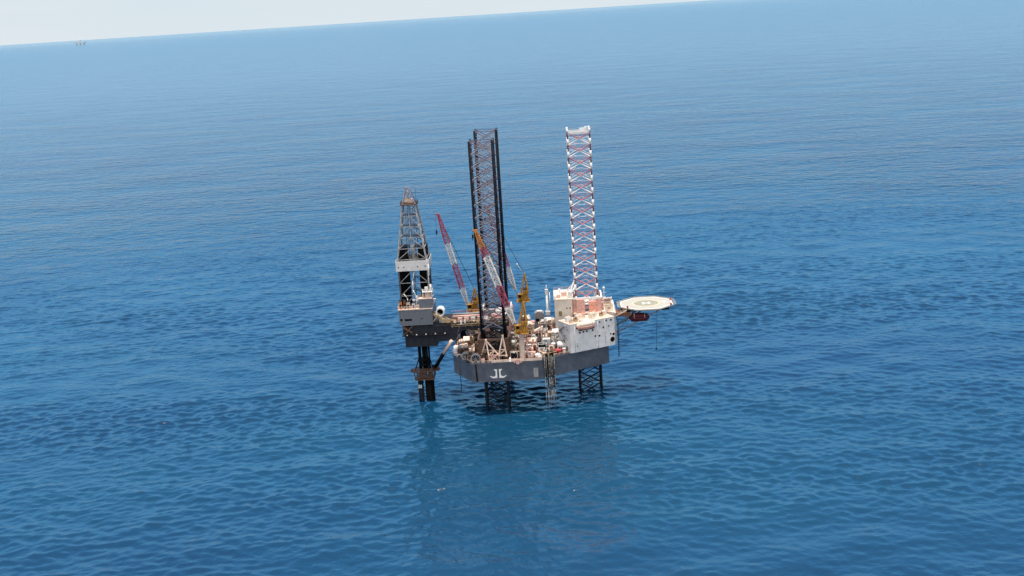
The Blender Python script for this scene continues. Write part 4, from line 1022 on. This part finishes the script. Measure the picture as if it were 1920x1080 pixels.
module('pink and brown equipment frame on the far half, aft of the grey dome',12.2,14.6,5.0,4.6,5.6,('pink','brown','white','cream','cream'),27)
module('cream equipment frame against the stern rim on the far side of the cantilever',-10.6,13.4,6.0,5.0,8.4,('cream','pink','white','tan','pink'),28)
module('rust red equipment frame at the far rim behind the far leg',1.0,29.2,7.6,3.0,7.2,('pink','red','cream','pink','white'),29)
module('low dark equipment frame at the stern corner beside the cable reels',-13.2,-19.8,4.2,3.4,3.4,('dark','grey','cream','grey','cream'),30)
module('white and cream equipment frame tucked under the aft wall of the quarters',25.4,-10.2,3.4,3.4,5.2,('white','cream','rust','white','white_clean'),31)
# curved vents
for i, (x, y, h, lab) in enumerate(((13.4,-25.4,4.4,'cream curved vent pipe nearest the crane foot'),(15.6,-20.8,4.0,'cream curved vent pipe behind the low cream container'),(22.4,-21.4,3.2,'cream curved vent pipe near the red canister'))):
    mb = MB(); pts = [(x,y,Dk),(x,y,Dk+h-1)]+[(x+.9-.9*math.cos(a),y,Dk+h-1+.9*math.sin(a)) for a in [math.pi*k/6 for k in range(1,7)]]+[(x+1.8,y,Dk+h-1.6)]
    mb.path(pts, .32, 8); small('vent_pipe', lab, 'vent', mb, M['cream'], (x,y,Dk))
# half-round fairlead and cone on the bulwark
mb = MB()
for k in range(10):
    a0, a1 = math.pi*k/10, math.pi*(k+1)/10
    q = [(9.5+r*math.cos(a), yy, DZ-.5+r*math.sin(a)) for yy in (-31.85,-31.52) for (r,a) in ((1.05,a0),(1.6,a0),(1.6,a1),(1.05,a1))]
    mb.hexa(q)
mb.tube((9.5,-31.84,DZ-.3), (9.5,-31.52,DZ-.3), .8, n=12)
small('rope_fairlead', 'half round pink fairlead arched over the bulwark edge', 'fairlead', mb, M['pink'], (9.5,-31.7,DZ-.5))
mb = MB(); mb.lathe((6.4,-30.9,Dk), [(.9,0),(.75,.4),(.3,1.5),(.12,1.8)], n=14)
small('deck_cone', 'white cone shaped vent cap on the bulwark beside the pink fairlead', 'vent', mb, M['white_clean'], (6.4,-30.9,Dk))
# drums
for k in range(6):
    x, y = -11.4+.75*(k%3), -22.2+.75*(k//3); mb = MB(); mb.lathe((x,y,Dk), [(.3,0),(.31,.3),(.29,.32),(.31,.6),(.3,.9)], n=12)
    small('oil_drum', 'small dark oil drum in the cluster beside the grey cable reel', 'drum', mb, M['under_steel'], (x,y,Dk), 'oil drums beside the cable reel')
for k in range(8):
    x, y = 6.2+.8*(k%4), -22.6+.8*(k//4); mb = MB(); mb.lathe((x,y,Dk), [(.12,0),(.3,.05),(.3,1.3),(.12,1.55)], n=10)
    small('gas_bottle', 'white gas bottle in the rack block behind the second A-frame', 'gas bottle', mb, M['white'], (x,y,Dk), 'gas bottles behind the A-frames')
# long piping between equipment
for i, (pts, r, mat, lab) in enumerate((
    ([(6,-18,Dk+.5),(18,-18.8,Dk+.5),(22,-16,Dk+.5)], .22, 'cream', 'cream pipe run crossing the deck in front of the black container'),
    ([(20,-27.4,Dk+1.2),(27,-22.6,Dk+1.2),(30,-21,Dk+2.4)], .22, 'tan', 'tan pipe run along the hull edge towards the quarters'),
    ([(11.4,.2,Dk+3.6),(18,2.2,Dk+3.6),(23,6,Dk+4.4)], .28, 'cream', 'cream elevated pipe slanting across the middle of the deck'),
    ([(-16,-20,Dk+.4),(-9,-24,Dk+.4),(-4.6,-27,Dk+.4)], .2, 'grey', 'grey pipe run at the stern quarter beside the reels'))):
    mb = MB(); mb.path(pts, r, 8)
    for q in pts: mb.box((q[0],q[1],Dk), (.3,.3,q[2]-Dk)); mb.lathe((q[0],q[1],q[2]-r*1.3), [(r*1.25,0),(r*1.25,2.6*r)], n=8)
    small('pipe_run', lab, 'pipe', mb, M[mat], (pts[0][0],pts[0][1],Dk))
# sloped covers (bright plates over dark gaps)
mb = MB(); mb.hexa([(16.2,8.8,Dk+1.6),(20.0,8.8,Dk+3.2),(20.0,11.2,Dk+3.2),(16.2,11.2,Dk+1.6),(16.2,8.8,Dk+1.9),(20.0,8.8,Dk+3.5),(20.0,11.2,Dk+3.5),(16.2,11.2,Dk+1.9)])
for (x, y, h) in ((16.5,9,1.6),(16.5,11,1.6),(19.7,9,3.1),(19.7,11,3.1)): mb.box((x,y,Dk), (.25,.25,h))
small('sloping_conveyor', 'cream sloping conveyor plate on posts in front of the grey dome', 'conveyor', mb, M['roof_cream'], (18,10,Dk))

# hoses hanging over the side
t = thing('hose_bundle', 'bundle of black hoses and pale lines hanging over the hull edge into the sea', 'hose bundle', (22.4,-28.8,DZ))
mb = MB()
rnd = random.Random(3)
for k in range(15):
    x = 20.5+rnd.uniform(0,3.7); y = -29.5+(x-20.5)*.62-rnd.uniform(.5,1.4); zb = rnd.uniform(8.5,13)
    pts = [(x+.1,y+2.0,DZ+1.0),(x,y+1.0,DZ+1.9),(x,y+.1,DZ+1.2)]
    for j in range(1,6): pts.append((x+rnd.uniform(-.18,.18),y+rnd.uniform(-.1,.1),DZ+1.2-(DZ+1.2-zb)*j/5))
    mb.path(pts, .19, 6)
mb.build('hose', M['black'], t)['label'] = 'black hoses looped over the edge'
mb = MB()
for k in range(8):
    x = 20.4+.55*k; y = -29.9+(x-20.4)*.55-.9; zb = rnd.uniform(.3,4)
    pts = [(x,y+.8,DZ+1.2),(x,y,DZ+.6),(x+rnd.uniform(-.2,.2),y,14),(x+rnd.uniform(-.3,.3),y,9),(x+rnd.uniform(-.4,.5),y,zb)]
    mb.path(pts, .07, 5)
    for j in range(4):
        q = lerp(pts[1], pts[3], rnd.random()); mb.lathe((q[0],q[1]-.05,q[2]), [(.05,-.25),(.2,0),(.05,.25)], n=6)
mb.build('line', M['net'], t)['label'] = 'pale lines with small floats'
mb = MB(); mb.bar((20.0,-29.2,DZ+.9), (24.9,-26.2,DZ+.9), .5, .4); mb.bar((20.0,-29.2,DZ+.05), (20.0,-29.2,DZ+.9), .3); mb.bar((24.9,-26.2,DZ+.05), (24.9,-26.2,DZ+.9), .3); mb.box((22.1,-26.4,DZ+.06), (4.6,1.8,.8), .56)
mb.build('hose_saddle', M['tan'], t)

# lines, pipes and ladders hanging from the hull
for (a, b, r, nm, lab, mat) in (((-14.9,-20.2,33),(-15.1,-20.2,8.6),.16,'hanging_line','black line hanging straight down past the stern corner of the hull','cable'),
                           ((-7.7,-31.75,22.3),(-7.4,-31.75,15),.28,'drain_pipe','dark vertical pipe on the hull side beside the larger reel','black'),
                           ((68.4,-8.2,35.4),(67.6,-8.2,18.4),.07,'hanging_rope','thin rope with a weight dangling below the outer helideck','cable'),
                           ((51.6,-11.9,33),(51.5,-11.9,16.6),.2,'hanging_ladder','dark pilot ladder hanging down the bow corner of the quarters','under_steel')):
    mb = MB(); mb.tube(a, b, r, n=6)
    if nm == 'hanging_rope': mb.lathe((b[0],b[1],b[2]-.7), [(.1,0),(.5,.25),(.4,.6),(.08,.9)], n=10)
    if nm == 'hanging_line': mb.bar((a[0],a[1],a[2]), (a[0]+.6,a[1]+10.5,a[2]+.3), .3); mb.box((b[0],b[1],b[2]-.5), (.4,.4,.6))
    if nm == 'hanging_ladder':
        for k in range(26): z = 17+.62*k; mb.bar((51.3,-12.0,z), (52.1,-12.0,z), .1)
        mb.path([(51.7,-11.9,22),(53.2,-11.9,21.3),(54.2,-11.9,21.4)], .16, 5); mb.path([(51.7,-11.9,24),(53.4,-11.9,24.2)], .16, 5)
    small(nm, lab, nm.split('_')[1], mb, M[mat], b)

# ------------------------------------------------------------------ roof equipment of the quarters
RF = HZ+.225
def roofbox(label, s, t_, l, w, h, mat, mat2, name='roof_unit', z=RF):
    p = wp(s, t_, z); mb = MB(); mb.m = 0; mb.box((p[0],p[1],z), (l,w,h), ang); mb.m = 1; mb.box((p[0],p[1],z+h+.002), (l*.8,w*.8,.25), ang); mb.tube((p[0]+.3,p[1],z+h+.2), (p[0]+.3,p[1],z+h+.8), .2, n=8)
    small(name, label, 'roof unit', mb, [mat, mat2], (p[0],p[1],z))
for a in (('white air handling unit on the aft corner of the quarters roof',2.0,4.6,2.4,1.8,1.9,'white_clean','cream'),
          ('small cream roof unit at the rim above the aft wall of the quarters',1.6,1.6,1.4,1.2,1.1,'cream','tan'),
          ('rusty roof unit between the white unit and the salmon lifeboat',4.2,2.6,1.6,1.4,1.4,'tan','rust'),
          ('cream roof unit behind the salmon lifeboat',7.2,4.8,3.0,2.0,1.8,'roof_cream','cream'),
          ('pink roof unit behind the salmon lifeboat, closer to the leg',9.6,6.6,2.4,1.8,1.6,'pink','salmon'),
          ('cream davit housing beside the salmon lifeboat bow',12.4,3.0,2.0,2.6,2.2,'roof_cream','cream'),
          ('white roof unit at the seaward rim of the quarters roof',14.8,5.2,2.2,1.6,1.6,'white','cream'),
          ('small tan roof unit near the outer end of the quarters roof',17.2,3.6,1.4,1.4,1.2,'tan','brown'),
          ('cream roof unit at the bow corner of the quarters roof',19.4,5.0,1.8,1.6,1.5,'cream','white')):
    roofbox(a[0], *a[1:6], M[a[6]], M[a[7]])
for (x, y, l, w, h, a, b, lab) in ((48.4,-6.4,3.2,3.0,2.2,'roof_cream','tan','cream deck house by the helideck stairs on the bow roof'),
                                 (48.2,0,2.6,3.6,2.8,'cream','brown','cream locker with brown lid in the middle of the bow roof'),
                                 (48.4,6.2,3.0,3.0,1.8,'white','cream','white locker on the far half of the bow roof')):
    crate(lab, x, y, l, w, h, M[a], M[b], 35.653, 0., 'roof_locker')
for (x, y, l, w, h, a, b, lab) in ((27.4,-6,1.6,1.6,1.0,'pink','cream','pink vent box on the corner of the upper house roof'),
                                 (29.8,-3,2.4,2.0,1.3,'cream','pink','cream vent box in the middle of the upper house roof'),
                                 (32.0,-7,1.2,1.6,2.4,'white_clean','white','white vent box on the upper house roof beside the banded leg')):
    crate(lab, x, y, l, w, h, M[a], M[b], 42.06, 0., 'roof_vent')
for (x, y, lab) in ((26.0,-8.4,'white satellite dome on the aft corner of the upper house roof'),(28.0,4,'white satellite dome farther back on the upper house roof')):
    mb = MB(); mb.tube((x,y,42.06), (x,y,42.8), .15, n=6); mb.lathe((x,y,42.7), [(.2,0),(.55,.25),(.6,.55),(.42,.9),(.1,1.05)], n=12)
    small('satellite_dome', lab, 'satellite dome', mb, M['white_clean'], (x,y,42.06))
mb = MB(); mb.tube((47.2,8,35.66), (47.2,8,42.6), .12, n=6); mb.lathe((47.2,8,41.4), [(.2,0),(.5,.3),(.5,.9),(.2,1.2)], n=10); mb.bar((46.4,8,40), (48,8,40), .12); mb.box((47.2,8,35.66), (1.2,1.2,2.4))
small('radio_mast', 'white radio mast with a round lamp on the far bow roof', 'mast', mb, M['white_clean'], (47.2,8,35.66))
mb = MB(); mb.tube((50.0,3,35.66), (50.0,3,39.0), .1, n=6); mb.lathe((50.0,3,38.2), [(.15,0),(.4,.3),(.1,1.0)], n=10)
small('wind_sock', 'short white pole with pale wind sock where the helideck joins the bow', 'wind sock', mb, M['white'], (50.0,3,35.66))
# equipment hugging the banded leg on the roof level
for (x, y, z, l, w, h, a, lab) in ((36.6,-6.0,35.2,3.4,2.0,5.6,'pink','pink jacking motor housing in front of the banded leg'),
                                  (41.6,-6.0,35.2,3.0,2.0,4.4,'salmon','salmon jacking motor housing in front of the banded leg, seaward half'),
                                  (43.4,-2.2,35.7,1.8,2.2,6.6,'white_clean','white cylinder cabinet against the seaward chord of the banded leg')):
    mb = MB(); mb.box((x,y,z), (l,w,h)); mb.box((x,y,z+h+.002), (l*1.1,w*1.1,.2))
    for k in range(4): mb.tube((x-l*.35+k*l*.23,y-w/2-.35,z+.6+(k%2)*1.4), (x-l*.35+k*l*.23,y-w/2+.1,z+.6+(k%2)*1.4), .42, n=10)
    for k in range(2): mb.bar((x-l*.4,y-w/2-.2,z+h*.55+k*1.2), (x+l*.4,y-w/2-.2,z+h*.75+k*1.2), .2)
    small('jacking_motor', lab, 'jacking motor', mb, M[a], (x,y,z))
mb = MB()
for x in (34.4,44.2): mb.box((x,-5.6,DZ+.06), (.8,.8,12.7))
mb.box((39.2,-6.1,34.66), (11.6,3.6,.5))
mb.build('equipment_platform', M['cream'], lq)

# ------------------------------------------------------------------ far-off vessel on the horizon
t = thing('distant_platform', 'tiny hazy offshore platform far away on the horizon', 'platform', (-12262,33000,0))
vx, vy = -12262, 33000
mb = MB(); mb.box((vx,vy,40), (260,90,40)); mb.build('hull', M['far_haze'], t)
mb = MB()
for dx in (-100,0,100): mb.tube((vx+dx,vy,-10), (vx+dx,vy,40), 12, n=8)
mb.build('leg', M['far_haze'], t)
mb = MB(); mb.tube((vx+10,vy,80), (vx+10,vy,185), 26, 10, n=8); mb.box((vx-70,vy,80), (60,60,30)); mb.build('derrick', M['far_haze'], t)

# ------------------------------------------------------------------ camera
f, pit, rol, yaw = 2321.384, .21933563, -.06343049, -.03481966
fw = Vector((math.sin(yaw)*math.cos(pit), math.cos(yaw)*math.cos(pit), -math.sin(pit)))
rt = Vector((math.cos(yaw), -math.sin(yaw), 0)); upv = rt.cross(fw)
c_, s_ = math.cos(rol), math.sin(rol)
r2 = rt*c_+upv*s_; u2 = upv*c_-rt*s_
cam = bpy.data.cameras.new('camera'); co = bpy.data.objects.new('camera', cam); col.objects.link(co)
mw = Matrix(((r2.x,u2.x,-fw.x,25.8634),(r2.y,u2.y,-fw.y,-514.6221),(r2.z,u2.z,-fw.z,160.8069),(0,0,0,1)))
co.matrix_world = mw
cam.sensor_width = 36; cam.lens = 36*f/1920; cam.clip_start = 1; cam.clip_end = 400000
scene.camera = co

# ------------------------------------------------------------------ light
EL, AZ = R(86.5), R(-105)           # the midday sun stands almost overhead
sd = Vector((math.cos(EL)*math.cos(AZ), math.cos(EL)*math.sin(AZ), math.sin(EL)))
sun = bpy.data.lights.new('sun', 'SUN'); so = bpy.data.objects.new('sun', sun); col.objects.link(so)
sun.energy = 4.6; sun.angle = R(.53); sun.color = (1.0,.91,.80)
so.rotation_euler = sd.to_track_quat('Z', 'Y').to_euler(); so.location = sd*300
w = bpy.data.worlds.new('World'); scene.world = w; w.use_nodes = True
nt = w.node_tree; N = nt.nodes; L = nt.links
bg = N['Background']; sky = N.new('ShaderNodeTexSky'); sky.sky_type = 'NISHITA'; sky.sun_disc = False
sky.sun_elevation = EL; sky.sun_rotation = math.atan2(sd.x, sd.y); sky.altitude = 100; sky.air_density = 1.0; sky.dust_density = 1.0; sky.ozone_density = 1.0
# pale humid haze low in the sky, with soft cloud, clear blue above
tc = N.new('ShaderNodeTexCoord'); mp = N.new('ShaderNodeMapping'); mp.inputs['Scale'].default_value = (1.5,1.5,9)
nz = N.new('ShaderNodeTexNoise'); nz.inputs['Scale'].default_value = 2.6; nz.inputs['Detail'].default_value = 5
L.new(tc.outputs['Generated'], mp.inputs[0]); L.new(mp.outputs[0], nz.inputs['Vector'])
sx = N.new('ShaderNodeSeparateXYZ'); L.new(tc.outputs['Generated'], sx.inputs[0])
low = N.new('ShaderNodeMapRange'); low.interpolation_type = 'SMOOTHSTEP'; low.inputs[1].default_value = .028; low.inputs[2].default_value = .07; low.inputs[3].default_value = 1.0; low.inputs[4].default_value = .0
L.new(sx.outputs['Z'], low.inputs[0])
cl = N.new('ShaderNodeMapRange'); cl.inputs[1].default_value = .52; cl.inputs[2].default_value = .72; cl.inputs[3].default_value = 0; cl.inputs[4].default_value = .45
L.new(nz.outputs['Fac'], cl.inputs[0])
sm = N.new('ShaderNodeMath'); sm.operation = 'MAXIMUM'; L.new(low.outputs[0], sm.inputs[0]); L.new(cl.outputs[0], sm.inputs[1])
hc = N.new('ShaderNodeMix'); hc.data_type = 'RGBA'; L.new(nz.outputs['Fac'], hc.inputs[0]); hc.inputs[6].default_value = (4.2,5.05,5.5,1); hc.inputs[7].default_value = (5.2,5.5,5.75,1)
tint = N.new('ShaderNodeMix'); tint.data_type = 'RGBA'; tint.blend_type = 'MULTIPLY'; tint.inputs[0].default_value = 1; L.new(sky.outputs[0], tint.inputs[6]); 
te = N.new('ShaderNodeMapRange'); te.inputs[1].default_value = .45; te.inputs[2].default_value = .9; L.new(sx.outputs['Z'], te.inputs[0])
tm = N.new('ShaderNodeMix'); tm.data_type = 'RGBA'; L.new(te.outputs[0], tm.inputs[0]); t0 = N.new('ShaderNodeMapRange'); t0.inputs[1].default_value = .06; t0.inputs[2].default_value = .25; L.new(sx.outputs['Z'], t0.inputs[0])
tl = N.new('ShaderNodeMix'); tl.data_type = 'RGBA'; L.new(t0.outputs[0], tl.inputs[0]); tl.inputs[6].default_value = (.26,.60,.90,1); tl.inputs[7].default_value = (.80,1.62,1.92,1)
L.new(tl.outputs[2], tm.inputs[6]); tm.inputs[7].default_value = (1.25,1.12,1.0,1)
L.new(tm.outputs[2], tint.inputs[7])
mx = N.new('ShaderNodeMix'); mx.data_type = 'RGBA'; L.new(sm.outputs[0], mx.inputs[0]); L.new(tint.outputs[2], mx.inputs[6]); L.new(hc.outputs[2], mx.inputs[7])
# unseen white glow added behind the camera to brighten the walls facing it
sb = N.new('ShaderNodeMapRange'); sb.interpolation_type = 'SMOOTHSTEP'; sb.inputs[1].default_value = -.05; sb.inputs[2].default_value = -.40; sb.inputs[3].default_value = 0; sb.inputs[4].default_value = .9
L.new(sx.outputs['Y'], sb.inputs[0])
mx2 = N.new('ShaderNodeMix'); mx2.data_type = 'RGBA'; L.new(sb.outputs[0], mx2.inputs[0]); L.new(mx.outputs[2], mx2.inputs[6]); mx2.inputs[7].default_value = (8.4,8.0,7.6,1)
L.new(mx2.outputs[2], bg.inputs['Color']); bg.inputs['Strength'].default_value = .15
scene.view_settings.view_transform = 'Standard'; scene.view_settings.look = 'None'; scene.view_settings.exposure = 0; scene.view_settings.gamma = 1
scene.render.engine = 'CYCLES'
try:
    scene.cycles.sample_clamp_direct = 1.8; scene.cycles.max_bounces = 6; scene.cycles.diffuse_bounces = 3; scene.cycles.glossy_bounces = 3
    scene.cycles.use_denoising = True; scene.cycles.denoiser = 'OPENIMAGEDENOISE'
except Exception: pass
